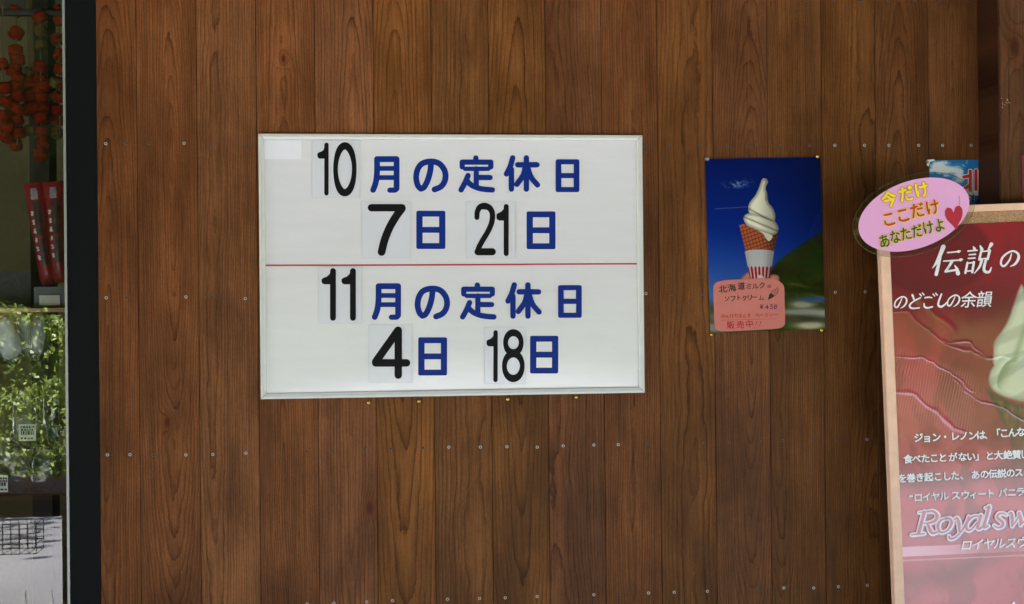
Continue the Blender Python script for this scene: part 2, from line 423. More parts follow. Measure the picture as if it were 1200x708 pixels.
M['orange'] = plain('orange_fruit', (132, 28, 3), .7, spec=.08, coat=0, var=.18, scale=60)
M['olive_bead'] = plain('dried_leaf_bead', (96, 76, 16), .7, var=.15, scale=60)
M['string'] = plain('straw_string', (120, 100, 70), .9)
M['rail'] = plain('dark_rail', (40, 36, 34), .5)
M['pack_red'] = plain('red_packaging', (150, 18, 30), .4, coat=.15, var=.08, scale=30)
M['pack_dark'] = plain('pack_picture', (74, 44, 46), .4, var=.4, scale=60)
M['pack_pale'] = plain('pack_pale_picture', (170, 158, 164), .4, var=.35, scale=60)
M['dark_box'] = plain('dark_cardboard', (52, 52, 56), .6)
M['grey_box'] = plain('grey_card', (112, 114, 122), .6)
M['counter'] = plain('counter_wood', (206, 162, 112), .55, var=.1, scale=20)
M['shelf_dark'] = plain('shelf_wood', (120, 84, 54), .55, var=.12, scale=20)
M['paper'] = plain('price_paper', (232, 232, 226), .7)
M['bag_grey'] = plain('grey_fabric', (186, 186, 194), .8, var=.15, scale=50)
M['bag_white'] = plain('pale_fabric', (236, 236, 240), .8, var=.12, scale=70)
M['clear'] = film('clear_plastic', .03, (.93, .94, .95), .12, .01)
M['glass'] = film('window_glass', .075, (.93, .95, .94), .0)
M['lam'] = film('lamination_film', .0, (.97, .97, .97), .05, .002, .45)
M['wire'] = plain('black_wire', (46, 46, 48), .5, .3)
M['pink_note'] = plain('salmon_paper', (208, 124, 112), .7, var=.03, spec=.2)
M['pen_black'] = plain('pen_black', (40, 22, 20), .7)
M['pen_purple'] = plain('pen_purple', (98, 40, 88), .7)
M['pen_orange'] = plain('pen_orange', (190, 70, 10), .7, spec=.1)
M['pen_red'] = plain('pen_red', (190, 28, 44), .7)
M['pop_pink'] = plain('pink_card', (236, 170, 216), .55, coat=.7, coat_rough=.1, var=.012, scale=60)
M['yellow'] = plain('yellow_ink', (252, 224, 40), .5)
M['orange_ink'] = plain('orange_outline', (206, 96, 40), .5)
M['red_ink'] = plain('red_ink', (196, 32, 32), .5)
M['green_ink'] = plain('green_ink', (28, 72, 34), .5)
M['heart'] = plain('crimson_ink', (176, 4, 42), .5)
M['white_ink'] = plain('white_ink', (240, 236, 236), .5, coat=.6, coat_rough=.15)
M['shade_ink'] = plain('maroon_ink', (96, 22, 32), .5, coat=.5, coat_rough=.15)
M['rose_ink'] = plain('rose_ink', (212, 136, 150), .5, coat=.5, coat_rough=.15)
M['lilac_ink'] = plain('lilac_ink', (156, 132, 176), .5, coat=.5, coat_rough=.15)
M['print'] = painted('photo_print', .6, 0, .12, .04)
M['print_red'] = painted('laminated_print', .5, 1.0, .085, .2, 1.6)
# whiteboard enamel: glossy with faint wipe marks
t = NT('whiteboard_enamel'); pos = t.new('TexCoord').outputs['Object']
n1 = t.noise(pos, 3.2, 3); mp = t.new('Mapping'); mp.inputs['Rotation'].default_value = (0, .5, 0); mp.inputs['Scale'].default_value = (3, 3, 22); t.link(pos, mp.inputs[0])
n2 = t.noise(mp.outputs[0], 2.0, 5, .65)
sp = t.noise(pos, 210, 2); 
col = t.mix(t.mapr(n2, .35, .7, 0, 1), (.785, .768, .785), (.815, .798, .812))
col = t.mix(t.mapr(sp, .78, .82, 0, .5), col, (.3, .29, .27))
t.link(col, t.p.inputs['Base Color']); t.link(t.mapr(n2, .3, .7, .10, .19), t.p.inputs['Roughness']); t.p.inputs['Specular IOR Level'].default_value = .6; t.p.inputs['Coat Weight'].default_value = .6; t.p.inputs['Coat Roughness'].default_value = .1
t.bump(n1, .004, .5); M['enamel'] = t.m
# foliage, asphalt, wooded hill
t = NT('hedge_leaves'); gi = t.new('NewGeometry'); c = t.mix(gi.outputs['Random Per Island'], (.07, .13, .016), (.24, .31, .04)); t.link(c, t.p.inputs['Base Color']); t.p.inputs['Roughness'].default_value = .5; M['leaf'] = t.m
t = NT('asphalt'); pos = t.new('TexCoord').outputs['Object']; n = t.noise(pos, 160, 3, .7); n2 = t.noise(pos, .8, 4)
c = t.mix(t.mapr(n, .3, .7, 0, 1), (.17, .17, .178), (.31, .31, .32)); c = t.mix(t.mapr(n2, .35, .65, 0, .4), c, (.10, .10, .10)); t.link(c, t.p.inputs['Base Color']); t.p.inputs['Roughness'].default_value = .9; M['asphalt'] = t.m
t = NT('wooded_slope'); pos = t.new('TexCoord').outputs['Object']; n = t.noise(pos, 1.4, 6, .7)
c = t.mix(t.mapr(n, .35, .65, 0, 1), (.0015, .0025, .001), (.008, .012, .004)); t.link(c, t.p.inputs['Base Color']); t.p.inputs['Roughness'].default_value = .9; t.p.inputs['Specular IOR Level'].default_value = 0; t.bump(n, .6); M['wood_hill'] = t.m

# ------------------------------------------------------------------ ground, road, what the glass mirrors
def flat_rect(name, x0, x1, y0, y1, z, mat):
    o = mesh_obj(name, [(x0,y0,z),(x1,y0,z),(x1,y1,z),(x0,y1,z)], [(0,1,2,3)], mat); return tag(o, kind='structure')
flat_rect('ground', -150, 150, -150, 60, -.10, M['soil'])
b = MB(); b.box((-14, -3.1, -.099), (16, .30, 0)); tag(b.obj('pavement', M['concrete']), kind='structure')
flat_rect('road', -150, 150, -9.5, -3.14, -.09, M['asphalt'])
pm = MB()
for x in (-5.6, -3.1, -.6, 1.9, 4.4, 6.9, 9.4):
    pm.add([(x,-6.6,-.084),(x+.12,-6.6,-.084),(x+.12,-3.3,-.084),(x,-3.3,-.084)], [(0,1,2,3)])
for x in (-1.16, -1.02): pm.add([(x-.15,-4.55,-.084),(x-.125,-4.55,-.084),(x+.025,-3.9,-.084),(x,-3.9,-.084)], [(0,1,2,3)])
tag(pm.obj('road_markings', M['white_paint']), kind='structure')
# wooded slope far behind the viewer (one mass)
nx, ny = 70, 22; xs = np.linspace(-60, 70, nx); ys = np.linspace(0, 1, ny); vs = []; fs = []
for j in range(ny):
    for i in range(nx):
        k = ys[j]; h = (13 + 5*fbm(np.array([xs[i]*.16]), np.array([1.3]), 3)[0])*math.sin(k*math.pi/2)
        y = -19 - 12*k + 2.4*fbm(np.array([xs[i]*.45]), np.array([k*5.0]), 5)[0]
        vs.append((xs[i], y, -.1 + h + (1.6*fbm(np.array([xs[i]*.7]), np.array([k*7.0]), 9)[0] if j else 0)))
for j in range(ny-1):
    for i in range(nx-1): fs.append((j*nx+i, j*nx+i+1, (j+1)*nx+i+1, (j+1)*nx+i))
tag(mesh_obj('hills', vs, fs, M['wood_hill'], smooth=True), kind='structure')
# hedge across the road
hd = empty('hedge', (1, -11, -.1), 'clipped green hedge across the road, mirrored in the shop window', 'hedge')
v = []; f = []
for k in range(78000):
    fine = k > 14000; x = rng.uniform(-5.2, .6) if fine else rng.uniform(-9, 15); a = rng.random()
    top = 1.22 + .10*math.sin(x*1.7) + .07*math.sin(x*4.1+1)
    low = .62 + .06*math.sin(x*2.3) + .05*math.sin(x*5.3)
    if a < .16: p = Vector((x, -9.75 + rng.normal(0, .06), rng.uniform(-.1, low)))
    elif a < .34: p = Vector((x, rng.uniform(-10.45, -9.75), low + rng.normal(0, .05)))
    elif a < .56: p = Vector((x, -10.5 + rng.normal(0, .06), rng.uniform(.3, top)))
    elif a < .8: p = Vector((x, rng.uniform(-11.6, -10.5), top + rng.normal(0, .05)))
    else: p = Vector((x, rng.uniform(-11.6, -10.6), rng.uniform(0, top)))
    s_ = rng.uniform(.011, .026) if fine else rng.uniform(.025, .05); q = Vector(rng.normal(size=3)).normalized(); w = q.orthogonal().normalized(); u = q.cross(w)
    i0 = len(v); v += [p - u*s_*1.5, p + w*s_*.7, p + u*s_*1.5, p - w*s_*.7]; f.append((i0, i0+1, i0+2, i0+3))
mesh_obj('foliage', v, f, M['leaf'], hd)

# roadside tree beyond the left end of the pavement: its shade dapples the road the window mirrors
tr = empty('roadside_tree', (-6.3, -3.6, -.1), 'leafy roadside tree shading the road left of the shop', 'tree')
q = MB(); q.tube((-6.3,-3.6,-.1), (-6.2,-3.6,2.6), .13, 10, r2=.09)
for k in range(7):
    a = k*.9; q.tube((-6.2,-3.6,2.2+.06*k), (-6.2+1.4*math.cos(a), -3.6+1.4*math.sin(a), 4.2+.25*k), .05, 6, r2=.015)
q.obj('trunk', M['interior_post'], tr)
v = []; f = []; cl = [(rng.normal(-5.8, 1.1), rng.normal(-4.6, .8), rng.uniform(3.6, 5.6)) for _ in range(11)]
for k in range(2300):
    c = cl[k % 11]; p = Vector(c) + Vector(rng.normal(0, .34, 3)); w_ = rng.uniform(.05, .09); q_ = Vector(rng.normal(size=3)).normalized(); w = q_.orthogonal().normalized(); u = q_.cross(w)
    i0 = len(v); v += [p-u*w_*1.4, p+w*w_*.7, p+u*w_*1.4, p-w*w_*.7]; f.append((i0, i0+1, i0+2, i0+3))
mesh_obj('crown', v, f, M['leaf'], tr)

# ------------------------------------------------------------------ the building: porch ceiling, room behind the window
P = .142; XL = at(115.5, 354, 0)[0]; XW0 = at(79, 354, 0)[0]
b = MB(); b.box((-6, -2.45, 2.82), (8, 4.0, 3.0)); b.box((-6, -2.49, 2.81), (8, -2.45, 3.04)); tag(b.obj('porch_ceiling', M['soffit']), kind='structure')
b = MB(); b.box((-3.2, 3.2, 0), (2.6, 3.3, 2.82)); b.box((-3.3, .02, 0), (-3.2, 3.3, 2.82)); b.box((2.5, .06, 0), (2.6, 3.2, 2.82))
tag(b.obj('interior_walls', M['olive']), kind='structure')
tag((lambda q: (q.box((-3.2, .30, -.02), (2.5, 3.2, 0)), q.obj('shop_floor', M['room_floor']))[1])(MB()), kind='structure')

# plank wall
wall = empty('plank_wall', (1.1, 0, 0), 'brown stained wall of upright wooden planks behind the boards and posters', 'wall')
mb = MB(); cuts = []; tones = []; knots = []
TONE = [.42, .72, 1.0, .72, .92, 1.0, .64, .66, .62, .50, .54, .54, .34, .22, .20, .12]  # board tones, with the light falloff across the wall put in
KN = {1: (.065, 1.20, .007), 5: (.75, 2.10, .008), 6: (.82, .62, .005), 9: (1.36, 1.04, .006), 11: (1.66, 1.17, .007), 13: (1.90, 2.12, .010), 4: (.55, .98, .010), 3: (.35, 2.08, .006)}
edges = [XL] + [i*P for i in range(16)] + [15*P+.10]
edges = [XL] + [i*P for i in range(0, 17)]
for k in range(len(edges)-1):
    x0, x1 = edges[k] + (.00045 if k else 0), edges[k+1] - .00045
    yo = rng.normal(0, .0005); bv = .0011
    prof = [(x0, .020), (x0, yo+bv), (x0+bv*.8, yo), (x1-bv*.8, yo), (x1, yo+bv), (x1, .020)]
    z0, z1 = .02, 2.82
    vs = [(a, q, z0) for a, q in prof] + [(a, q, z1) for a, q in prof]; n = len(prof)
    n0 = len(mb.v); mb.add(vs, [(i, (i+1) % n, n+(i+1) % n, n+i) for i in range(n)] + [tuple(range(n))[::-1], tuple(range(n, 2*n))])
    kk = k-1 if k else 15
    sgn = rng.choice([-1, 1]); tl = sgn*rng.uniform(.03, .075)
    if k in (2, 6, 8, 10, 13): cut = (.5*(x0+x1) + rng.choice([-1, 1])*rng.uniform(.02, .06), rng.uniform(.05, .09), sgn*.012)
    else: cut = (.5*(x0+x1) + rng.normal(0, .016), rng.uniform(.01, .05) - tl*(1.45 + sgn*rng.uniform(-.2, .9)), tl)
    kn = KN.get(k, (9, 9, .01))
    tn = (rng.random()*3 + k*1.37, TONE[k if k < len(TONE) else -1] + rng.normal(0, .03), rng.uniform(105, 215))
    for _ in range(len(vs)): cuts.append(cut); tones.append(tn); knots.append(kn)
pk = mb.obj('planks', M['plank'], wall)
def attrs(o, **k):
    for n, vals in k.items():
        a = o.data.attributes.new(n, 'FLOAT_VECTOR', 'POINT'); a.data.foreach_set('vector', np.asarray(vals, np.float32).ravel())
attrs(pk, cut=cuts, tone=tones, knot=knots)
b = MB(); b.box((XL, .021, .02), (2.48, .05, 2.82)); b.obj('backing', M['recess'], wall)

def screw_mesh(name, mat, a):
    q = MB(); q.lathe([(.0040, -.004), (.0043, .0004), (.0040, .0011), (.0024, .0012)], (0,0,0), 'Y', 12)
    ca, sa = math.cos(a), math.sin(a)
    for (dx, dz) in ((.0026, .0008), (.0008, .0026)):
        pts = [(-dx,-dz),(dx,-dz),(dx,dz),(-dx,dz)]
        q.add([(x*ca-z*sa, -.00135 - (.00004 if dx > dz else 0), x*sa+z*ca) for x, z in pts], [(0,1,2,3)], 1)
    o = q.obj(name, [mat, M['recess']], wall); me = o.data; bpy.data.objects.remove(o); return me
SM = [screw_mesh('screw', M['screw'], a) for a in (.2, .7, 1.1)] + [screw_mesh('screw', M['screw_dull'], a) for a in (.4, 1.0)]
SC = [(x, 168.5, 0) for x in (124,)] + [(148,168,1),(174.8,168.7,1),(215.8,168,0),(247,169,1),(287,169,1)]
SC += [(x, 170.4, 1 if x < 960 else 0) for x in (756.4,785.5,820,852.6,886.6,915.2,948.8,978.4,1013,1041.6,1076.4,1104.5,1138)]
SC += [(124.6,349,0),(148,349,1),(176,349,1),(218,348,0),(248,348.3,1),(287.5,350,0),(757,344,0),(787,345,1),(823,345,1),(979,342.6,0),(1014,342,0)]
SC += list(zip((126,152.5,180,218,249.5,288.3,319,359,388.3,427.3,457.7,495,526,563,594,629.5,660,696,724.5,759,791,825.5,855,890,917,953,981,1016),
               (533,532.7,533.5,533,532.5,531,530,529,528.5,527,526,525,524,524,523.5,524,522.5,521.5,521,520,519,519,518.5,517.5,516.5,516,515.5,515),
               (0,0,1,0,0,0,1,1,1,1,1,1,0,0,0,0,0,0,0,1,1,1,1,1,1,1,1,0)))
SC += list(zip((360,391.3,429.8,460,497.5,524.5,562,592,629.5,659,696,725,760,790,829,856,890,918.5,953.5,982.5,1016.5,1045),
               (708,707,705.5,704,703,702.3,701.3,700.5,699,698,697,695.5,695,694,693,691,690,689,689,687.5,686,685),
               (0,0,0,0,1,0,0,0,0,1,0,1,0,0,0,1,1,0,0,0,0,1)))
SC += [(x, .5, 1) for x in (945, 978, 1009, 1041, 1073, 1101, 1135)]
for (px, py, dull) in SC:
    o = bpy.data.objects.new('screw', SM[3 + random.randrange(2)] if dull else SM[random.randrange(3)]); COL.objects.link(o); o.parent = wall
    p = at(px, py, 0); o.location = (p[0]-1.1, -.0006, p[2]); o.scale = (.9, 1, .9); o.rotation_euler = (0, rng.uniform(0, 1.5), 0)

# wooden post at the right
XP0 = at(1146, 354, 0)[0]; 
post_d = .118; XP1 = at(1172, 150, -post_d)[0]; XP0 = XP1
post = empty('wooden_post', (XP1+.06, -post_d/2, 0), 'square brown timber post with a dark knot standing before the wall at the right', 'post')
b = MB(); e = .003
pr = [(XP0, -.0025), (XP0, -post_d+e), (XP0+e, -post_d), (XP0+.12-e, -post_d), (XP0+.12, -post_d+e), (XP0+.12, -.0025)]
b.add([(x, y, 0) for x, y in pr] + [(x, y, 2.82) for x, y in pr], [(i, (i+1) % 6, 6+(i+1) % 6, 6+i) for i in range(6)] + [(5,4,3,2,1,0), (6,7,8,9,10,11)])
po = b.obj('timber', M['post'], post)
b = MB(); b.box((XP0-.0035, -post_d+.001, 0), (XP0-.0002, -.003, 2.82)); sb = b.obj('shade_board', M['post_shade'], post)  # thin dark facing added to give the post's left face its shade
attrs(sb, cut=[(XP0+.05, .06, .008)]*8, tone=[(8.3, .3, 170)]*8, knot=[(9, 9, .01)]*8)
kp = at(1189, 55, -post_d)
attrs(po, cut=[(XP0+.05, .05, .008)]*12, tone=[(5.3, .06, 170)]*12, knot=[(kp[0], kp[2], .0135)]*12)
fl = Flat(-post_d-.0006); 
for k in range(9):
    x, y = 1180+rng.normal(0, 2.4), 119.5+rng.normal(0, 2.6); a = rng.uniform(0, 3); l = rng.uniform(1, 2.6)
    fl.stroke([(x, y), (x+l*math.cos(a), y+l*math.sin(a))], .7)
fl.obj('chalk_mark', plain('chalk_scrape', (150, 128, 108), .9), post)

# ------------------------------------------------------------------ shop window at the left
GY = .035
win = empty('shop_window', (XW0, .02, 0), 'tall shop window with a dark grey frame post at the left of the plank wall', 'window')
b = MB(); b.box((XW0+.001, .004, 0), (XL-.0015, .09, 2.82)); b.obj('frame_post', M['frame_dark'], win)
b = MB(); b.box((XW0-.0065, .002, 0), (XW0-.0005, .05, 2.82)); b.obj('edge_strip', M['alu'], win)
b = MB(); b.box((-3.2, GY, .08), (XW0-.007, GY+.006, 2.70)); gp = b.obj('pane', M['glass'], win)
gp.data.polygons.foreach_set('material_index', np.zeros(len(gp.data.polygons), np.int32))
# only the outer face mirrors and lets through; keep it a single sheet
bm = bmesh.new(); bm.from_mesh(gp.data)
bmesh.ops.delete(bm, geom=[f for f in bm.faces if f.normal.y > -.5], context='FACES'); bm.to_mesh(gp.data); bm.free()
b = MB(); b.box((-3.2, .004, 0), (XW0-.007, .08, .079)); b.obj('sill', M['frame_dark'], win)
def wbox(px0, py0, px1, py1, Y, d):
    """box whose front face covers a pixel rectangle at depth Y"""
    a = at(px0, py1, Y); c = at(px1, py0, Y); q = MB(); q.box((a[0], Y, a[2]), (c[0], Y+d, c[2])); return q

# inner post and rail
q = MB(); a = at(36, 354, .75); c = at(59, 354, .75); q.box((a[0], .75, 0), (c[0], .86, 2.82))
o = q.obj('interior_post', M['interior_post']); tag(o, 'dark brown post inside the shop behind the hanging orange strings', 'post')
rz = at(30, 15, .5)[2]
q = MB(); q.tube((-2.2, .5, rz), (.35, .5, rz), .011, 10)
for x in (-2.1, -1.2, .3): q.tube((x, .5, rz), (x, .5, 2.82), .006, 6)
tag(q.obj('hanging_rail', M['rail']), 'thin dark rail inside the shop window from which orange strings hang', 'rail')
# strings of orange fruit
def bead_mesh(nm, mat, s_):
    q = MB(); q.lathe([(.004*s_,-.011*s_),(.013*s_,-.014*s_),(.0175*s_,-.011*s_),(.0185*s_,-.004*s_),(.0172*s_,0),(.0188*s_,.005*s_),(.0178*s_,.011*s_),(.013*s_,.0138*s_),(.004*s_,.010*s_)], (0,0,0), 'Z', 7)
    o = q.obj(nm, mat); me = o.data; me.polygons.foreach_set('use_smooth', np.ones(len(me.polygons), bool)); bpy.data.objects.remove(o); return me
BM = [bead_mesh('orange_fruit', M['orange'], 1.0), bead_mesh('orange_fruit', M['orange'], 1.12), bead_mesh('dried_leaf', M['olive_bead'], .95)]
STR = [(3, .46, [(2,75),(5,103),(7,120),(2,136),(8,148),(7,161)], 'leftmost string of orange dried fruit, half cut by the photo edge'),
       (19, .50, [(18,13),(19,39),(18,60),(20,70),(16,82),(21,91),(18,101),(21,112),(14,119),(20,128),(12,134),(20,141),(21,156),(19,170)], 'long string of orange dried fruit left of the dark inner post'),
       (33, .54, [(34,85,2),(34,99),(35,114),(34,128),(35,153,2)], 'short string of orange and olive dried fruit at the inner post left edge'),
       (47, .50, [(47,20),(48,36,2),(48,53,2),(47,78),(47,91),(51,100),(46,104),(49,115),(46,125),(51,127),(48,138),(49,153),(50,167),(48,181)], 'longest string of orange dried fruit with olive pieces, hanging before the dark inner post'),
       (69, .52, [(69,12),(70,24),(67,46),(71,65),(70,81),(65,97,2),(71,98),(66,113),(71,115),(67,128),(67,141),(66,156,2)], 'string of orange dried fruit touching the silver edge strip of the window')]
for (sx, Y, beads, lab) in STR:
    p0 = at(sx, 15, Y); th = empty('fruit_string', (p0[0], Y, rz), lab, 'dried fruit string', 'strings of orange dried fruit hanging in the window')
    zb = at(sx, beads[-1][1], Y)[2]
    q = MB(); q.tube((p0[0], Y, rz+.012), (p0[0], Y, zb), .0022, 6); q.obj('cord', M['string'], th)
    for bd in beads:
        p = at(bd[0], bd[1], Y + rng.normal(0, .012)); kind = bd[2] if len(bd) > 2 else int(rng.random() < .45)
        o = bpy.data.objects.new(BM[kind].name.split('.')[0], BM[kind]); COL.objects.link(o); o.parent = th
        o.location = Vector(p) - Vector(th.location); o.rotation_euler = (rng.normal(0, .25), rng.normal(0, .25), rng.random()*6)
# slanted cord beside the post
q = MB(); q.tube(at(34, -12, .6), at(38, 78, .6), .010, 8); q.tube(at(38, 78, .6), at(38, 92, .6), .013, 8, r2=.004)
tag(q.obj('straw_rope', M['string']), 'brown twisted rope hanging slanted beside the dark inner post', 'rope')

# counter, shelf and goods
q = wbox(-260, 361, 77, 369, .22, .5); tag(q.obj('counter_shelf', M['counter']), 'pale wooden shelf board under the red packets inside the window', 'shelf')
q = wbox(-260, 580, 79, 588, .20, .55); tag(q.obj('lower_shelf', M['shelf_dark']), 'darker wooden shelf board near the bottom of the shop window', 'shelf')
def pack(quad, Y, lab, tilt):
    c = at((quad[2][0]+quad[3][0])/2, quad[2][1], Y)
    th = empty('snack_packet', tuple(c), lab, 'snack packet', 'tall red packets on the window shelf')
    q = np.array([at(x, y, Y) for x, y in quad]); mid = lambda u, v: (q[0]*(1-u)+q[1]*u)*(1-v)+(q[3]*(1-u)+q[2]*u)*v
    v = []; fc = []; nu, nv = 7, 15
    for s_ in (0, 1):
        for j in range(nv):
            for i in range(nu):
                u, w = i/(nu-1), j/(nv-1); p = mid(u, w).copy(); bul = .022*math.sin(math.pi*u)**.6*math.sin(math.pi*min(1, max(0, w)))**.4
                p[1] += (-bul if s_ == 0 else bul); v.append(p)
    for s_ in (0, 1):
        for j in range(nv-1):
            for i in range(nu-1):
                a = s_*nu*nv + j*nu + i; fc.append((a, a+nu, a+nu+1, a+1) if s_ == 0 else (a, a+1, a+nu+1, a+nu))
    mesh_obj('packet', v, fc, M['pack_red'], th, smooth=True)
    def decal(nm, u0, v0, u1, v1, mat, seed):
        r_ = np.random.default_rng(seed); vv = []; ff = []; n = 9
        for j in range(n):
            w = v0+(v1-v0)*j/(n-1); e0 = u0 + r_.normal(0, .03); e1 = u1 + r_.normal(0, .03)
            for k in range(5):
                u = e0+(e1-e0)*k/4; p = mid(u, w).copy(); p[1] -= .022*math.sin(math.pi*min(.999, max(.001, u)))**.6*math.sin(math.pi*w)**.4 + .0035; vv.append(p)
        for j in range(n-1):
            for k in range(4): ff.append((j*5+k, (j+1)*5+k, (j+1)*5+k+1, j*5+k+1))
        mesh_obj(nm, vv, ff, mat, th)
    decal('pale_picture', .34, .06, .66, .17, M['pack_pale'], 1); decal('dark_picture', .36, .19, .80, .52, M['pack_dark'], 2); decal('dark_picture', .44, .55, .80, .80, M['pack_dark'], 4)
    for k in range(6):
        w = .28 + k*.085; decal('lettering', .22, w, .36, w+.045, M['paper'], 10+k)
pack([(27,215),(52,213),(65,333),(48,336)], .34, 'left one of the two tall red packets leaning in the window', 0)
pack([(50,214),(75,211.5),(79,331),(62,332)], .33, 'right one of the two tall red packets, against the silver edge strip', 0)
q = wbox(-40, 318, 36, 360, .36, .2); tag(q.obj('dark_basket', M['dark_box']), 'low dark box on the pale shelf at the left edge of the window', 'box')
q = wbox(40, 336, 76, 360.5, .27, .05)
th = empty('grey_box', tuple(at(58, 360, .27)), 'small grey box with a white card on the pale shelf below the red packets', 'box')
q.obj('body', M['grey_box'], th)
q = wbox(46, 346, 70, 358, .262, .004); q.obj('card', M['paper'], th)
def ticket(px0, py0, px1, py1, Y, lab):
    th = empty('price_ticket', tuple(at((px0+px1)/2, py1, Y)), lab, 'price ticket', 'white price tickets in the window')
    q = wbox(px0, py0, px1, py1, Y, .0015); q.obj('paper', M['paper'], th)
    fl = Flat(Y-.0008); w = px1-px0; h = py1-py0; r_ = np.random.default_rng(int(px0*7+py0))
    for row in (.18, .34, .52, .84):
        x = .12
        while x < .85:
            l = r_.uniform(.05, .16); hh = .11 if row == .52 else .055
            fl.poly([(px0+w*x, py0+h*(row-hh)), (px0+w*(x+l), py0+h*(row-hh)), (px0+w*(x+l), py0+h*(row+hh)), (px0+w*x, py0+h*(row+hh))]); x += l + .05
    fl.obj('printing', M['black'], th)
ticket(22, 497, 42, 517, .20, 'square white price ticket on the clear packets above the lower shelf')
ticket(-6, 557, 9, 577, .19, 'white price ticket cut by the left photo edge just above the lower shelf')
def pillow(px, py, w, h, Y, mat, lab, cat, name, inner=None, rot=0.0):
    """bulging bag: width and height in pixels"""
    c = at(px, py, Y); s_ = (Y+3.5)/F; th = empty(name, tuple(c), lab, cat)
    def shell(nm, k, mt, sd):
        r_ = np.random.default_rng(sd); n1, n2 = 22, 16; v = []; fc = []
        ph = r_.uniform(0, 6, 4)
        for i in range(n2+1):
            a = math.pi*i/n2
            for j in range(n1):
                b_ = 2*math.pi*j/n1; x = math.copysign(abs(math.sin(a)*math.cos(b_))**.75, math.cos(b_)); z = math.copysign(abs(math.cos(a))**.75, math.cos(a)); y = math.sin(a)*math.sin(b_)
                wob = 1 + .05*math.sin(5*b_+ph[0]+3*a) + .04*math.sin(9*a+ph[1])
                X_ = x*w*s_*.5*k*wob; Z_ = z*h*s_*.5*k*wob
                v.append((c[0] + X_*math.cos(rot) - Z_*math.sin(rot), c[1] + y*.035*k*wob, c[2] + X_*math.sin(rot) + Z_*math.cos(rot)))
        for i in range(n2):
            for j in range(n1): fc.append((i*n1+j, i*n1+(j+1) % n1, (i+1)*n1+(j+1) % n1, (i+1)*n1+j))
        mesh_obj(nm, v, fc, mt, th, smooth=True)
    shell('bag', 1, mat, int(px)); 
    if inner: shell('contents', .8, inner, int(px)+5)
pillow(7, 396, 36, 60, .25, M['clear'], 'clear bag with pale goods hanging below the shelf at the left photo edge', 'bag', 'clear_bag', M['bag_white'], .3)
pillow(30, 393, 28, 58, .29, M['clear'], 'clear hanging bag with grey goods, middle one below the pale shelf', 'bag', 'clear_bag', M['bag_grey'], .15)
pillow(46, 393, 22, 56, .27, M['clear'], 'narrow clear hanging bag, right one below the pale shelf', 'bag', 'clear_bag', M['bag_grey'], -.1)
pillow(30, 488, 34, 74, .30, M['clear'], 'clear packet standing behind the square white price ticket', 'packet', 'clear_packet')
pillow(62, 486, 26, 70, .32, M['clear'], 'clear packet next to the silver strip, beside the square price ticket', 'packet', 'clear_packet')
pillow(14, 546, 40, 66, .26, M['clear'], 'clear packet lying low on the left of the lower shelf', 'packet', 'clear_packet', None, .5)
pillow(52, 552, 34, 54, .28, M['clear'], 'clear packet lying low on the right of the lower shelf', 'packet', 'clear_packet', None, -.2)
# table standing on the pavement before the window, seen only as its mirror image
tz = .735
tbl = empty('wooden_table', (-1.3, -2.6, 0), 'brown wooden table with dark apron on the pavement, mirrored low in the shop window', 'table')
b = MB(); b.box((-2.0, -2.86, tz-.028), (-.55, -2.30, tz)); b.obj('table_top', M['shelf_dark'], tbl)
b = MB(); b.box((-1.94, -2.82, tz-.10), (-.61, -2.34, tz-.0285)); b.obj('apron', M['dark_box'], tbl)
for x in (-1.93, -.655):
    for y in (-2.81, -2.385):
        b = MB(); b.box((x, y, 0), (x+.035, y+.035, tz-.101)); b.obj('leg', M['dark_box'], tbl)
bk = MB(); X0, X1, Y0_, Y1_, Z0, Z1 = -.97, -.80, -2.70, -2.56, .45, .575
for k in range(6):
    x = X0+(X1-X0)*k/5; bk.tube((x, Y0_, Z0), (x, Y0_, Z1), .0016, 6); bk.tube((x, Y1_, Z0), (x, Y1_, Z1), .0016, 6); bk.tube((x, Y0_, Z0), (x, Y1_, Z0), .0016, 6)
for k in range(4):
    z = Z0+(Z1-Z0)*k/3
    for y in (Y0_, Y1_): bk.tube((X0, y, z), (X1, y, z), .0016, 6)
    for x in (X0, X1): bk.tube((x, Y0_, z), (x, Y1_, z), .0016, 6)
bk.tube((X0+.03, -2.6, Z1), (X0+.03, -2.6, tz-.101), .002, 6); bk.tube((X1-.03, -2.6, Z1), (X1-.03, -2.6, tz-.101), .0016, 6)
tag(bk.obj('wire_basket', M['wire']), 'small black wire basket hung under the wooden table, mirrored near the window bottom', 'basket')

# ------------------------------------------------------------------ whiteboard
BX, BZ, BW, BH = .289, 1.8955, .9461, .6434
wb = empty('whiteboard', (BX+BW/2, -.01, BZ-BH), 'white notice board with blue lettering and a red line across its middle', 'whiteboard')
YP = -.0105
prof = [(0, -.0005), (0, -.0165), (.0012, -.0180), (.0058, -.0186), (.0066, -.0172), (.0074, -.0176), (.0128, -.0166), (.0140, -.0150), (.0142, YP+.002)]
v = []; fc = []; npf = len(prof)
for (sx, sz) in ((0,0),(1,0),(1,1),(0,1)):
    for (u, y) in prof:
        v.append((BX + (u if sx == 0 else BW-u), y, BZ - (u if sz == 0 else BH-u)))
for k in range(4):
    for i in range(npf-1):
        a = k*npf+i; c = ((k+1) % 4)*npf+i; fc.append((a, c, c+1, a+1))
fr = mesh_obj('frame', v, fc, M['board_frame'], wb)
bm = bmesh.new(); bm.from_mesh(fr.data); bmesh.ops.recalc_face_normals(bm, faces=bm.faces); bm.to_mesh(fr.data); bm.free()
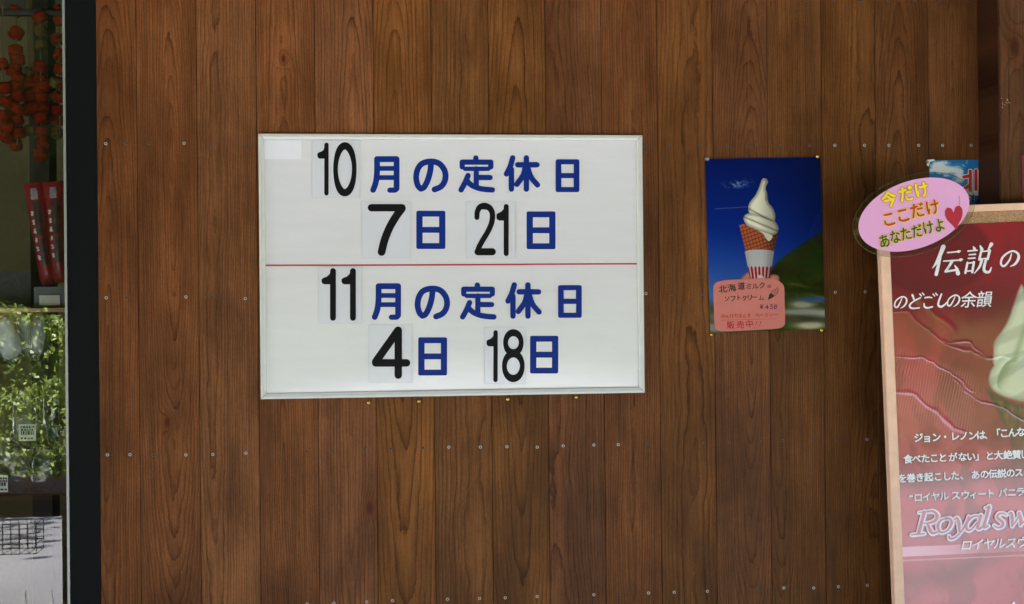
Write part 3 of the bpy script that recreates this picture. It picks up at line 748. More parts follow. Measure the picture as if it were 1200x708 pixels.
for (x, z, sx, sz) in ((BX, BZ, 1, -1), (BX+BW, BZ, -1, -1), (BX+BW, BZ-BH, -1, 1), (BX, BZ-BH, 1, 1)):   # mitre lines
    d = .013; w = .0004; b = MB()
    b.add([(x+sx*.001-w, -.01885, z+sz*.001+w*sx*sz), (x+sx*d-w, -.01885, z+sz*d+w*sx*sz), (x+sx*d+w, -.01885, z+sz*d-w*sx*sz), (x+sx*.001+w, -.01885, z+sz*.001-w*sx*sz)], [(0,1,2,3)])
    b.obj('mitre_joint', M['mitre'], fr)
def warp(px, py):
    """the sheet of the board is not quite flat: it sinks a little towards its lower edge"""
    px = np.asarray(px, float); py = np.asarray(py, float)
    yb = 452 - 30*sst(px, 310, 560) + 10*sst(px, 640, 740)
    return -(.0046*sst(py-yb, -14, 56) + .0007*fbm(px*.008, py*.010, 83, 2))
g = np.meshgrid(np.linspace(BX+.0141, BX+BW-.0141, 120), np.linspace(BZ-.0141, BZ-BH+.0141, 90)); gx_, gz_ = g[0].ravel(), g[1].ravel()
dd = np.stack([gx_-CAM[0], np.full(gx_.size, YP-CAM[1]), gz_-CAM[2]], 1) @ RM.T
wy = YP - warp(600+F*dd[:, 0]/dd[:, 1], 354-F*dd[:, 2]/dd[:, 1])
mesh_obj('panel', np.stack([gx_, wy, gz_], 1), [(j*120+i, (j+1)*120+i, (j+1)*120+i+1, j*120+i+1) for j in range(89) for i in range(119)], M['enamel'], wb, smooth=True)
FB = lambda y: Flat(y, .00006, warp)
YL = YP - .0006
def T(o, pts): return [(o[0]+x/3.932, o[1]+y/3.932) for x, y in pts]
A, B_, C_, D_ = (290, 140), (520, 140), (290, 300), (520, 300); K = 1/3.932
def heading(dx, dy, nd):
    fl = FB(YL); w = 27*K
    sh = lambda o, pts, ex=0, ey=0: [(x+dx+ex, y+dy+ey) for x, y in T(o, pts)]
    fl.stroke(sh(A, [(597,250),(597,183),(687,183)]), w, False); fl.Y -= 0
    fl.stroke(sh(A, [(597,183),(597,235),(594,275),(588,302),(579,325)]), w)
    fl.stroke(sh(A, [(597,183),(687,183)]), w); fl.stroke(sh(A, [(687,183),(687,318)]), w)
    fl.stroke(sh(A, [(687,312),(683,324),(672,326),(656,326)]), w*.9)
    fl.stroke(sh(A, [(600,226),(685,226)]), 22*K); fl.stroke(sh(A, [(600,268),(685,268)]), 22*K)
    fl.stroke(sh(A, [(846,202),(842,240),(830,282),(814,313),(799,321)], 0, -.3), w)
    fl.stroke(sh(A, [(799,321),(785,305),(777,270),(784,232),(805,205),(845,195),(882,204),(906,232),(913,262),(907,290),(890,312),(862,324)], 0, -.3), w)
    e = -.8
    fl.stroke(sh(B_, [(148,181),(148,200)], 0, e), 25*K)
    for a in ([(85,200),(217,200)], [(85,200),(85,222)], [(217,200),(217,222)], [(98,231),(206,231)], [(150,231),(150,316)], [(150,271),(214,271)]): fl.stroke(sh(B_, a, 0, e), (20 if a[0] == (98,231) else 24)*K)
    fl.stroke(sh(B_, [(112,262),(98,295),(80,328)], 0, e), 25*K); fl.stroke(sh(B_, [(106,286),(128,306),(160,320),(195,326),(224,328)], 0, e), 25*K)
    e = -1.2
    for a in ([(318,182),(306,222),(289,256)], [(312,235),(312,326)], [(341,214),(430,214)], [(381,182),(381,326)], [(377,220),(366,262),(337,304)], [(385,220),(402,270),(432,307)]): fl.stroke(sh(B_, a, 0, e), 25*K)
    q = T(B_, [(516,184),(625,335),(570,259)]); fl.nichi(q[0][0]+dx+nd, q[0][1]+dy-nd*1.4, q[1][0]+dx+nd, q[1][1]+dy-nd*1.6, 26*K, 23*K, q[2][1]+dy-nd*1.5)
    return fl.obj('lettering', M['blue'], wb)
heading(0, 0, 0); heading(1.8, 148.9, 1)
for (o, x0, y0, x1, y1, ym) in ((A,778,421,912,597,509), (B_,382,424,515,598,511), (C_,787,375,920,551,463), (D_,398,368,528,542,455)):
    fl = FB(YL); q = T(o, [(x0,y0),(x1,y1),(0,ym)]); fl.nichi(*q[0], *q[1], 29*K, 27*K, q[2][1], 2.0); fl.obj('lettering', M['blue'], wb)
fl = FB(YL); fl.stroke([(311,311),(430,310.8),(560,310.2),(618,309.9)], 1.9, True, 0, False, False); fl.stroke([(617,309.8),(680,309.5),(746.3,309.2)], 1.8, True, 0, False, False)
fl.obj('red_line', M['red_tape'], wb)
q = T(A, [(78,97),(250,97),(250,184),(78,184)]); fl = FB(YL); fl.poly(q); tag(fl.obj('blank_sticker', M['sticker'], None), 'plain white sticker in the top left corner of the whiteboard', 'sticker')

def one(fl, o, sx, y0, y1, w, fx):
    fl.stroke(T(o, [(sx, y0+w/2), (sx, y1-w/2)]), w*K); 
    fl.poly([p for p in T(o, fx)])
def card(o, rect, lab, draw):
    (x0, y0), (x1, y1) = T(o, rect); c = at((x0+x1)/2, y1, YL)
    th = empty('number_card', tuple(c), lab, 'number card', 'number sheets stuck on the whiteboard')
    fl = FB(YL-.0006); fl.poly([(x0-.25,y0-.25),(x1+.25,y0-.25),(x1+.25,y1+.25),(x0-.25,y1+.25)]); fl.Y -= .0002; fl.poly([(x0+.15,y0+.15),(x1-.15,y0+.15),(x1-.15,y1-.15),(x0+.15,y1-.15)], 1)
    fl.obj('sheet', [M['card_edge'], M['card']], th)
    f2 = FB(YL-.0016); draw(f2); f2.obj('numeral', M['black'], th)
def ring(fl, o, cx, cy, rx, ry, ws, wt, t0=0):
    a = np.linspace(0, 2*math.pi, 28, endpoint=False); pts = T(o, [(cx+rx*math.cos(q), cy+ry*math.sin(q)) for q in a])
    fl.stroke(pts, [(ws*math.cos(q)**2 + wt*math.sin(q)**2)*K for q in a], True, 0, True)
def fmove(base, dx, dy=0): return [(x+dx, y+dy) for x, y in base]
F10 = [(364,106),(371,109),(374,116),(374,181),(332,181),(324,176),(322,168),(322,158),(330,151),(341,148),(350,141),(356,124)]
def d10(fl): one(fl, A, 364, 107, 351, 20, F10); ring(fl, A, 449, 230, 43, 108, 21, 34)
def d7(fl):
    fl.stroke(T(A, [(571,407),(712,407)]), 34*K); fl.stroke(T(A, [(712,410),(684,448),(655,498),(632,555),(618,611)]), 36*K)
F21 = [(288,390),(296,393),(299,400),(299,467),(254,466),(245,460),(243,450),(244,436),(254,430),(266,425),(276,413),(281,398)]
def d21(fl):
    fl.stroke(T(B_, [(153,452),(155,425),(168,404),(190,400),(212,409),(224,435),(221,475),(203,518),(180,556),(162,590),(156,612)]), [k*K for k in (23,24,27,32,28,25,25,25,25,25,25)])
    fl.stroke(T(B_, [(158,610),(224,610)]), 33*K); one(fl, B_, 288, 390, 630, 23, F21)
F11 = [(394,56),(403,59),(407,67),(407,131),(354,131),(344,126),(341,117),(342,106),(352,100),(366,95),(378,84),(385,64)]
def d11(fl): one(fl, C_, 394, 56, 299, 27, F11); one(fl, C_, 486, 56, 299, 27, fmove(F11, 92))
def d4(fl):
    fl.stroke(T(C_, [(694,343),(591,488)]), 36*K); fl.stroke(T(C_, [(591,493),(733,493)]), 35*K); fl.stroke(T(C_, [(695,343),(695,550)]), 34*K)
F18 = [(240,342),(247,345),(249,352),(249,417),(207,417),(199,411),(197,402),(198,390),(207,385),(219,380),(228,370),(233,352)]
def d18(fl): one(fl, D_, 239, 342, 582, 20, F18); ring(fl, D_, 321, 400, 36, 46, 22, 33); ring(fl, D_, 321, 508, 41, 57, 22, 34)
card(A, [(298,97),(518,360)], 'white sheet with a black 10 at the top of the whiteboard', d10)
card(A, [(527,378),(752,638)], 'white sheet with a single black 7 on the whiteboard', d7)
card(B_, [(104,378),(330,637)], 'white sheet with a black 21 above the red line of the whiteboard', d21)
card(C_, [(328,50),(526,310)], 'white sheet with a black 11 just under the red line of the whiteboard', d11)
card(C_, [(560,316),(758,582)], 'white sheet with a single black 4 on the lower half of the whiteboard', d4)
card(D_, [(188,328),(377,588)], 'white sheet with a black 18 at the bottom of the whiteboard', d18)

def tack_mesh(nm, mat):
    q = MB(); q.lathe([(.0050, -.002), (.0052, .0012), (.0047, .0032), (.0034, .0048), (.0016, .0056)], (0,0,0), 'Y', 14)
    o = q.obj(nm, mat); me = o.data; me.polygons.foreach_set('use_smooth', np.ones(len(me.polygons), bool)); bpy.data.objects.remove(o); return me
TK = [tack_mesh('brass_tack', M['brass']), tack_mesh('steel_tack', M['steel_tack'])]
def tack(px, py, Y, lab, kind=0, sc=1.15):
    o = bpy.data.objects.new('brass_tack' if kind == 0 else 'steel_tack', TK[kind]); COL.objects.link(o); p = at(px, py, Y); o.location = p; o.scale = (sc, 1.25*sc, sc)
    tag(o, lab, 'tack', 'round tacks pressed into the plank wall')
tack(432, 472, -.002, 'brass tack under the whiteboard, below the black 4 sheet, leftmost of four')
tack(491, 470.5, -.002, 'brass tack under the whiteboard, below the blue character after the 4')
tack(595, 468, -.002, 'brass tack under the whiteboard, below the black 18 sheet')
tack(675, 465.5, -.002, 'brass tack under the whiteboard, rightmost of the four in its row')

# ------------------------------------------------------------------ soft-serve poster
IQ = [(826.5,186.5),(961,184),(967,385.5),(832.5,390.5)]
ip = empty('ice_cream_poster', tuple(at(897, 388, -.002)), 'glossy blue poster with a photo of a vanilla soft serve in a waffle cone', 'poster')
def Z5(pts): return [(840+x/5.243, 195+y/5.243) for x, y in pts]
def paint_ice(X, Y):
    v = (Y-185)/205; u = (X-826)/140
    C = np.zeros(X.shape+(3,)); top = np.array([0, 17, 84.]); mid = np.array([6, 42, 138.]); low = np.array([70, 116, 196.])
    w = np.clip(v+.10*(1-u), 0, 1)[..., None]
    C = np.where(w < .5, top+(mid-top)*(w/.5), mid+(low-mid)*np.clip((w-.5)/.4, 0, 1))
    C = C*(1-.18*sst(u, .4, 1.0))[..., None]
    # cloud wisps
    cl = np.exp(-((X-864+ (Y-216)*-.6)/15)**2)*np.exp(-((Y-216+.16*(X-864))/4.2)**2)*sst(fbm(X*.35-Y*.25, Y*.55, 3), .35, .68)
    C = over(C, (150, 170, 205), cl*.8)
    C = over(C, (120, 145, 195), np.exp(-((Y-243.5+.06*(X-860))/.55)**2)*(X < 876)*(X > 838)*.5)
    # hill and blurred village
    hy = np.interp(X, [826, 880, 900, 915, 930, 945, 968], [372, 340, 318, 303, 292, 282, 268]) 
    hill = sst(Y-hy, -3, 5)*sst(X, 884, 903)
    gcol = np.stack([22+30*fbm(X*.05, Y*.06, 8), 32+36*fbm(X*.05+3, Y*.06, 9), 6+8*fbm(X*.05, Y*.05, 2)], -1)
    C = C*(1-hill[..., None]) + gcol*hill[..., None]
    g2 = sst(Y, 346, 364)*(X < 905); C = over(C, (74, 70, 42), g2*.9)
    for (cx, cy, a, b_, col, al) in ((940,357,14,4.5,(196,186,160),.8),(960,351,22,3.5,(52,84,140),.9),(944,366,38,4,(168,166,160),.85),(975,369,20,5,(190,190,188),.7),(950,381,18,5,(216,206,176),.9),(935,374,30,4,(60,52,38),.8),(840,372,10,5,(150,140,110),.6),(836,384,10,5,(200,194,180),.6)):
        C = over(C, col, np.clip(1.35*np.exp(-(((X-cx)/a)**2+((Y-cy)/b_)**2)), 0, 1)*al)
    # fingers
    for poly in ([(140,705),(152,682),(180,656),(205,648),(215,660),(215,710)], [(318,690),(330,670),(352,664),(376,670),(386,686),(376,702),(330,706)]):
        pl = smooth(Z5(poly)); i = inside(X, Y, pl); d = edged(X, Y, pl); C[i] = (np.array([212,132,112.])*(.68+.32*sst(d, 0, 3))[..., None])[i]
    # sleeve
    pl = Z5([(172,524),(200,514),(258,510),(318,513),(352,521),(325,700),(205,700)]); i = inside(X, Y, pl)
    xn = (X-840)*5.243; yn = (Y-195)*5.243; un = (xn-172-(yn-520)*.19)/(180-(yn-520)*.33)
    sh = .98-.30*sst(un, .55, 1.05)-.10*sst(un, .25, -.05)
    C[i] = (np.array([206,204,204.])*sh[..., None])[i]
    st = (np.mod(un*6.2+.35, 1) < .62) & (yn > 619+6*np.cos((np.mod(un*6.2+.35, 1)-.31)*8)*-1)
    i2 = i & st; C[i2] = (np.array([188,18,34.])*sh[..., None])[i2]
    i3 = i & (((xn-268)/20)**2+((yn-690)/22)**2 < 1); C[i3] = (226,216,200)
    # cone
    pl = Z5([(138,362),(160,354),(210,366),(300,405),(345,425),(378,408),(352,522),(318,514),(258,511),(200,515),(178,522)]); i = inside(X, Y, pl)
    a1 = np.abs(np.mod((xn*.35+yn)/24, 1)-.5)*2; a2 = np.abs(np.mod((xn-yn*.25)/21, 1)-.5)*2
    gr = np.maximum(sst(a1, .62, .95), sst(a2, .66, .97)); shc = (.62+.55*(1-gr))*(1.02-.55*sst((xn-150)/225, .5, 1.05)) 
    shc *= .9+.2*fbm(X*.8, Y*.8, 21)
    C[i] = (np.array([160,84,50.])*shc[..., None])[i]
    # cream, two turns and the tip
    def cream(poly, band, dark=1.0):
        pl = smooth(Z5(poly)); i = inside(X, Y, pl); d = edged(X, Y, pl); un_ = (xn-165)/215
        s_ = .70+.30*sst(d, 0, 4.5); s_ = s_*(1.04-.34*sst(un_, .30, 1.0))*dark
        s_ = s_*(1-.34*np.exp(-((yn-band(xn))/6)**2)+.06*np.exp(-((yn-band(xn)-16)/9)**2))*(.97+.06*fbm(X*.9, Y*.9, 77)) 
        C[i] = (np.array([250,246,224.])*s_[..., None]*np.array([1, 1, .97]))[i]
    cream([(165,325),(170,303),(195,290),(245,292),(300,308),(350,332),(374,362),(379,392),(366,414),(335,424),(285,408),(230,384),(185,362)], lambda x: 312+.42*(x-170), .98)
    cream([(290,73),(308,80),(314,100),(305,116),(300,138),(309,165),(313,200),(319,226),(342,254),(357,288),(359,318),(348,338),(300,322),(245,303),(203,290),(194,262),(196,238),(210,212),(236,180),(256,140),(269,104),(278,82)], lambda x: 262+.55*(x-200))
    i = inside(X, Y, smooth(Z5([(285,82),(297,76),(310,84),(313,100),(304,113),(293,108),(296,98)]))); C[i] = C[i]*.86
    i = inside(X, Y, smooth(Z5([(302,150),(310,175),(313,205),(300,215),(296,190)]))); C[i] = C[i]*.80
    i = inside(X, Y, smooth(Z5([(262,400),(300,408),(342,428),(330,452),(318,458),(300,440),(286,415)]))); C[i] = (226,220,196)
    return C
print_sheet('print', IQ, -.0032, 400, 600, paint_ice, M['print'], ip)
fl = Flat(-.0046); fl.poly([(824.6,184.8),(963,182.2),(969,387.2),(830.6,392.4)]); fl.obj('film', M['lam'], ip)
# handwritten note stuck on it
def Z4(pts): return [(820+x/7.5, 310+y/7.5) for x, y in pts]
note = empty('handwritten_note', tuple(at(878, 388, -.006)), 'salmon pink handwritten price note covering the lower left of the ice cream poster', 'note')
outl = smooth(Z4([(120,240),(122,190),(150,158),(230,138),(380,130),(560,122),(660,128),(715,160),(742,205),(746,330),(750,500),(738,540),(690,562),(560,572),(380,582),(240,588),(170,584),(138,560),(130,520),(124,400)]), 5)
fl = Flat(-.0066); fl.fan(Z4([(440,355)])[0], [tuple(p) for p in outl]); fl.obj('paper', M['pink_note'], note)
YN = -.0072
def word(fl, items, size, conv, sc, bold=0.0, mi=0, rot=0.0, shear=0.0, h=None, jit=0.0):
    for ch, x, y in items:
        (px, py), = conv([(x + jit*rng.normal(0, 3), y + jit*rng.normal(0, 4))]); g = 1 + jit*rng.normal(0, .09)
        put(fl, ch, px, py, size*sc*g, (h or size)*sc*(1 + jit*rng.normal(0, .08)), rot + jit*rng.normal(0, .10), shear + jit*rng.normal(0, .12), bold, mi)
k4 = 1/7.5
fl = Flat(YN); word(fl, [('北',203,218),('海',283,205),('道',365,192)], 74, Z4, k4, jit=.5, bold=.016, rot=.06); word(fl, [('ミ',434,192),('ル',490,192),('ク',550,186)], 62, Z4, k4, jit=.5, bold=.016); word(fl, [('の',612,192)], 34, Z4, k4, jit=.5, bold=.02)
word(fl, [('ソ',240,302),('フ',292,300),('ト',345,296),('ク',395,293),('リ',440,292),('ー',482,290),('ム',542,292)], 54, Z4, k4, jit=.5, bold=.018)
fl.poly(Z4([(598,312),(612,262),(626,250),(658,276),(640,292)]))
fl.stroke(Z4([(628,250),(640,232),(660,222),(684,204),(688,235),(676,262),(658,276)]), .55); fl.stroke(Z4([(640,240),(660,240),(676,222)]), .45); fl.stroke(Z4([(644,258),(664,254),(684,240)]), .45)
fl.obj('lettering', M['pen_black'], note)
fl = Flat(YN); word(fl, [('¥',556,372),('4',606,372),('5',645,372),('0',678,372)], 58, Z4, k4, jit=.5, bold=.016); fl.stroke(Z4([(652,388),(672,356)]), .5); fl.obj('lettering', M['pen_purple'], note)
fl = Flat(YN); word(fl, [(c, 205+i*38, 455-i*1.0) for i, c in enumerate('のんびりえんす')], 40, Z4, k4, jit=.5, bold=.016); word(fl, [(c, 505+i*40, 448-i*1.0) for i, c in enumerate('ベーカリー')], 42, Z4, k4, jit=.5, bold=.016); fl.stroke(Z4([(190,490),(400,484),(672,478)]), .4)
fl.obj('lettering', M['pen_orange'], note)
fl = Flat(YN); word(fl, [('販',272,532),('売',356,530),('中',436,527)], 72, Z4, k4, jit=.5, bold=.016)
for x in (488, 522): fl.stroke(Z4([(x+16,500),(x+2,540)]), [.9,.6]); fl.stroke(Z4([(x-4,555),(x-5,557)]), .9)
fl.obj('lettering', M['pen_red'], note)
tack(828.3, 186.4, -.003, 'dull steel tack at the top left corner of the ice cream poster', 1)
tack(957.3, 183.6, -.003, 'brass tack at the top right corner of the ice cream poster')
tack(833.4, 392.4, -.003, 'brass tack at the bottom left corner of the ice cream poster', 0, .85)
tack(962.4, 387, -.003, 'brass tack at the bottom right corner of the ice cream poster')

# ------------------------------------------------------------------ blue-sky poster partly behind the pink oval
xr = 1146.5
sp_ = empty('sky_poster', tuple(at(1118, 243, -.002)), 'small blue sky poster with red lettering wedged between the pink oval and the timber post', 'poster')
def paint_sky(X, Y):
    C = np.zeros(X.shape+(3,)); v = np.clip((Y-187)/50, 0, 1)[..., None]; C[:] = np.array([36,112,180.])*(1-v)+np.array([70,140,200.])*v
    n = fbm(X*.12, Y*.16, 31, 5); blob = np.exp(-(((X-1106)/17)**2+((Y-196)/9)**2))+.8*np.exp(-(((X-1125)/8)**2+((Y-206)/7)**2))+.9*np.exp(-(((X-1138)/14)**2+((Y-228)/9)**2))
    return over(C, (222,230,236), sst(n*.7+blob*.65, .55, .85))
XPm = at(1146, 215, -.003)[0]
print_sheet('print', [(1089,188),(xr,187.3),(xr,246),(1089,246)], -.003, 110, 110, paint_sky, M['print'], sp_)
fl = Flat(-.0038)
def red_hok(fl, w, mi):
    fl.stroke([(1129.5,207.5),(1136,206.2)], w, mi=mi); fl.stroke([(1137,200.5),(1137,223)], w, mi=mi); fl.stroke([(1131,220.5),(1137,217)], w, mi=mi); fl.stroke([(1143.7,200),(1143.7,222)], w, mi=mi)
red_hok(fl, 5.6, 1); red_hok(fl, 3.9, 0); fl.obj('lettering', [M['red_ink'], M['white_ink']], sp_)
fl = Flat(-.0038); put(fl, '海', 1141, 234.5, 13, bold=.03); fl.obj('lettering', M['blue'], sp_)
fl = Flat(-.0048); fl.poly([(1086,187.5),(1094,186.6),(1096,188.2),(1090,189.6),(1088.2,195),(1086.2,194)]); fl.obj('torn_tape', M['paper'], sp_)
tack(1086.5, 190, -.003, 'dark dull tack at the torn corner of the small sky poster', 1, .8)

# ------------------------------------------------------------------ pin board with red poster
YB = -.165
def Z2(pts): return [(1020+x/3.217, 280+y/3.217) for x, y in pts]
def Z3(pts): return [(1020+x/3.105, 480+y/3.105) for x, y in pts]
BT = lambda s: (1028 + s*1.0, 245.2 - s*.0385)
th_ = math.atan(17/408.)
ux, uy = math.cos(.0385), -math.sin(.0385); vx, vy = math.sin(th_), math.cos(th_)
O = (1027.6, 244.7)
def bp(s, t): return (O[0]+s*ux+t*vx, O[1]+s*uy+t*vy)
WB_, HB_ = 330, 690
board = empty('pin_board', tuple(at(*bp(WB_/2, HB_), YB)), 'standing cork pin board with a pale wooden frame at the right', 'pin board')
def slab(name, s0, t0, s1, t1, y0, y1, mat):
    c = [bp(s0,t0), bp(s1,t0), bp(s1,t1), bp(s0,t1)]; v = [at(x, y, YB) for x, y in c]
    vv = [(p[0], y1, p[2]) for p in v] + [(p[0], y0, p[2]) for p in v]
    q = MB(); q.add(vv, [(0,1,2,3),(7,6,5,4),(0,4,5,1),(1,5,6,2),(2,6,7,3),(3,7,4,0)]); return q
fw = 11.5
q = slab('frame', 0, 0, WB_, 8.2, YB+.012, YB-.012, 0)
for (s0, t0, s1, t1) in ((0, 8.4, fw, HB_-9), (WB_-fw, 8.4, WB_, HB_-9), (0, HB_-8.8, WB_, HB_)):
    r_ = slab('f', s0, t0, s1, t1, YB+.0118, YB-.0118, 0); q.add(r_.v, r_.f)
fo = q.obj('frame', M['pine'], board)
bm = bmesh.new(); bm.from_mesh(fo.data); bmesh.ops.bevel(bm, geom=bm.edges[:], offset=.0018, segments=2, affect='EDGES'); bm.to_mesh(fo.data); bm.free()
slab('cork', fw+.2, 8.5, WB_-fw-.2, HB_-9.2, YB+.008, YB-.003, 0).obj('cork', M['cork'], board)
for s in (40, WB_-60):
    a = at(*bp(s, HB_), YB); q = MB(); q.box((a[0], YB-.010, 0), (a[0]+.03, YB+.010, a[2]-.001)); q.obj('leg', M['pine'], board)
# the poster
RQ = [bp(13.2, 22.5), bp(WB_-14, 20.5), bp(WB_-14, HB_-14), bp(13.2, HB_-14)]
YR = YB-.006
rp = empty('red_poster', tuple(at(*bp(WB_/2, HB_-14), YR)), 'large laminated red poster of a pale green soft serve pinned on the cork board', 'poster')
def paint_red(X, Y):
    C = np.zeros(X.shape+(3,)); v = (Y-265)/443
    n = fbm(X*.012, Y*.016+X*.006, 41, 5); n2 = fbm(X*.05+n*3, Y*.02, 47, 4)
    a = np.array([148, 26, 34.]); b_ = np.array([112, 16, 24.]); c = np.array([186, 66, 80.])
    C[:] = a; C = over(C, b_, sst(n, .42, .62)); C = over(C, c, sst(v, .16, .5)*.9); C = over(C, (128, 34, 42), sst(n2, .45, .7)*.65)  # lower half pinker: haze on the film painted into the print
    C = over(C, (196, 104, 96), np.exp(-((Y-525-.02*(X-1050))/16)**2)*sst(fbm(X*.03, Y*.05, 53), .35, .6)*.45)
    # folds of the printed cloth
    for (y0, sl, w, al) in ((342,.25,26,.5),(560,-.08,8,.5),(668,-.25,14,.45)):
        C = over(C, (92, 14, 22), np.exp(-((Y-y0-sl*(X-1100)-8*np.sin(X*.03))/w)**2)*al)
    C = over(C, (84, 12, 20), sst(1-(((X-1092)/74)**2+((Y-296)/52)**2), 0, .25)*.5)  # soft shadow of the pink oval, painted into the print
    C = over(C, (104, 24, 34), sst(1-(((X-1176)/82)**2+((Y-440)/92)**2), 0, .2)*.45)  # large round shadow, painted into the print colour
    rip = (.5+.5*np.sin((X+Y*.16+2*vnoise(X*.05, Y*.05, 5))*1.9))*sst(Y-(400+.35*(X-1050)), 0, 14)*sst((492+.35*(X-1050))-Y, 0, 14)*sst(1150-X, 0, 18)
    C = over(C, (206, 120, 126), rip*.38)
    # printed stripe
    C = over(C, (226, 176, 188), (sst(Y-(641-.045*(X-1050)), 0, 1.2)*sst((653.5-.045*(X-1050))-Y, 0, 1.2))*(.9-.55*sst(X, 1060, 1180)))
    C = over(C, (236, 200, 206), np.exp(-((Y-(657.5-.045*(X-1050)))/.8)**2)*.6)
    # cone
    cone = smooth(Z2([(425,560),(470,575),(530,605),(600,620),(900,640),(860,1000),(560,1000),(520,760)])); i = inside(X, Y, cone); d = edged(X, Y, cone)
    g = fbm(X*.35, Y*.08, 61); cc = np.array([118, 66, 48.])*(.45+.75*g)[..., None]*(.5+.5*sst(d, 0, 10))[..., None]; 
    fade = sst(Y, 600, 470)*sst(d, 0, 6); C = C*(1-(i*fade)[..., None]) + cc*(i*fade)[..., None]
    # pale green cream
    def cr(poly, k, base=(214, 221, 186)):
        pl = smooth(Z2(poly)); i = inside(X, Y, pl); d = edged(X, Y, pl); s_ = (.84+.16*sst(d, 0, 9))*k
        s_ = s_*(1-.13*sst(np.sin(((X-1180)*.55+Y)*.16+2.2*fbm(X*.03, Y*.03, 91)), .25, 1)); al = (i*(.45+.5*sst(d, 0, 2.5)))[..., None]; C[:] = C*(1-al) + np.array(base, float)*s_[..., None]*al
    cr([(570,170),(585,195),(620,260),(700,330),(740,400),(700,470),(560,480),(470,480),(462,430),(466,385),(495,345),(520,300),(540,240),(556,195)], 1.0)
    cr([(462,480),(500,440),(580,420),(700,420),(800,470),(820,540),(760,600),(600,615),(530,605),(470,578),(446,545),(448,510)], .98)
    dk = np.exp(-(((X-1180)+(Y-425)*.55)/9)**2)*sst(Y, 380, 420)*sst(480, 440, 470)*inside(X, Y, smooth(Z2([(480,560),(500,480),(560,440),(640,420),(640,520),(560,580)])))
    C = over(C, (116, 128, 92), np.clip(dk, 0, 1)*.7)
    d2 = np.exp(-((X-1196+.35*(Y-400))/4)**2)*((Y > 350) & (Y < 425)); C = over(C, (140, 152, 108), d2*.6*inside(X, Y, smooth(Z2([(570,170),(620,260),(700,330),(740,400),(700,470),(560,480),(470,480),(466,385),(520,300)]))))
    return C
RIDGE = [([(1045,363),(1065,366),(1085,385),(1100,395),(1130,410),(1180,420)], 1.3, .00030), ([(1047,414),(1075,418),(1105,433),(1140,456)], 1.2, .00042), ([(1048,459),(1072,464),(1095,478),(1115,500),(1130,508)], 1.8, .00070),
         ([(1105,395),(1135,404),(1160,416),(1182,422)], 1.2, .00034), ([(1070,345),(1090,362),(1118,390)], 4, .0004), ([(1120,448),(1150,470),(1200,490)], 1.3, .0003)]
def wrinkle(X, Y):
    h = np.zeros(X.shape); X_, Y_ = X, Y; X = X_ + 5*(vnoise(X_*.06, Y_*.06, 93)-.5); Y = Y_ + 9*(vnoise(X_*.045, Y_*.05, 95)-.5) + 2.4*(vnoise(X_*.16, Y_*.16, 97)-.5)
    for pts, sg, am in RIDGE:
        p = np.array(pts, float); d = np.full(X.shape, 1e9); e_ = np.zeros(X.shape)
        for i in range(len(p)-1):
            e = p[i+1]-p[i]; t = np.clip(((X-p[i,0])*e[0]+(Y-p[i,1])*e[1])/(e@e), 0, 1); dd = np.hypot(X-p[i,0]-t*e[0], Y-p[i,1]-t*e[1]); d = np.minimum(d, dd)
        h += am*np.exp(-(d/sg)**2)*(.35+1.0*vnoise(X_*.07, Y_*.07, 99))
    rip = np.sin((X*1.0+Y*.16)*2.1)*.00010*sst(Y, 395, 420)*sst(500, 440, 470)
    band = np.exp(-((Y-430-(X-1050)*.35)/26)**2)
    h += np.sin((X+Y*.16)*1.9)*.00012*band + .0003*fbm(X*.014, Y*.012, 71, 2) + .00008*sst(Y, 330, 400)*sst(620, 480, Y*0+500)*fbm(X*.04, Y*.03, 75, 2)
    return h
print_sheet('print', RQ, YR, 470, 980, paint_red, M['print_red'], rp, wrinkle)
YT = YR - .0022
FR = lambda y: Flat(y, .00003, wrinkle)
# mincho-like lettering
fl = FR(YT)
def mincho(fl, conv, segs, sc):
    for pts, w in segs: fl.stroke(conv(pts), [x*sc for x in w])
k2 = 1/3.217
mincho(fl, Z2, [  # 伝
 ([(275,30),(262,62),(247,92),(234,110)], [17,14,9,3]), ([(262,68),(256,100),(248,134)], [12,12,13]),
 ([(290,52),(332,48)], [5,6]), ([(332,48),(339,46)], [11,4]), ([(276,84),(338,80)], [5,6]), ([(340,79),(348,77)], [12,4]),
 ([(308,84),(296,104),(283,122)], [11,9,7]), ([(283,123),(305,120),(330,116)], [9,8,7]), ([(318,100),(326,114),(330,130)], [4,12,16]),
 # 説
 ([(388,30),(392,37)], [5,11]), ([(368,46),(402,43)], [6,6]), ([(372,60),(396,58)], [5,6]), ([(369,74),(394,72)], [5,6]),
 ([(366,90),(358,128)], [8,9]), ([(366,92),(390,89)], [5,6]), ([(390,88),(384,126)], [9,9]), ([(361,122),(384,120)], [5,5]),
 ([(414,26),(420,40)], [5,13]), ([(456,20),(444,40)], [14,5]), ([(418,46),(410,78)], [9,9]), ([(418,48),(450,45)], [5,6]), ([(450,44),(442,76)], [10,9]), ([(411,76),(442,73)], [5,5]),
 ([(420,78),(412,104),(392,130)], [11,9,3]), ([(436,76),(428,112),(434,124),(448,124),(456,108)], [10,11,11,9,4]),
 # の
 ([(532,56),(524,80),(508,100),(498,102),(492,92),(497,72),(516,54),(538,46),(556,56),(558,74),(546,94),(528,104)], [4,7,8,8,8,8,7,7,9,11,9,3])], k2)
fl.obj('headline', M['white_ink'], rp); fl = FR(YT)
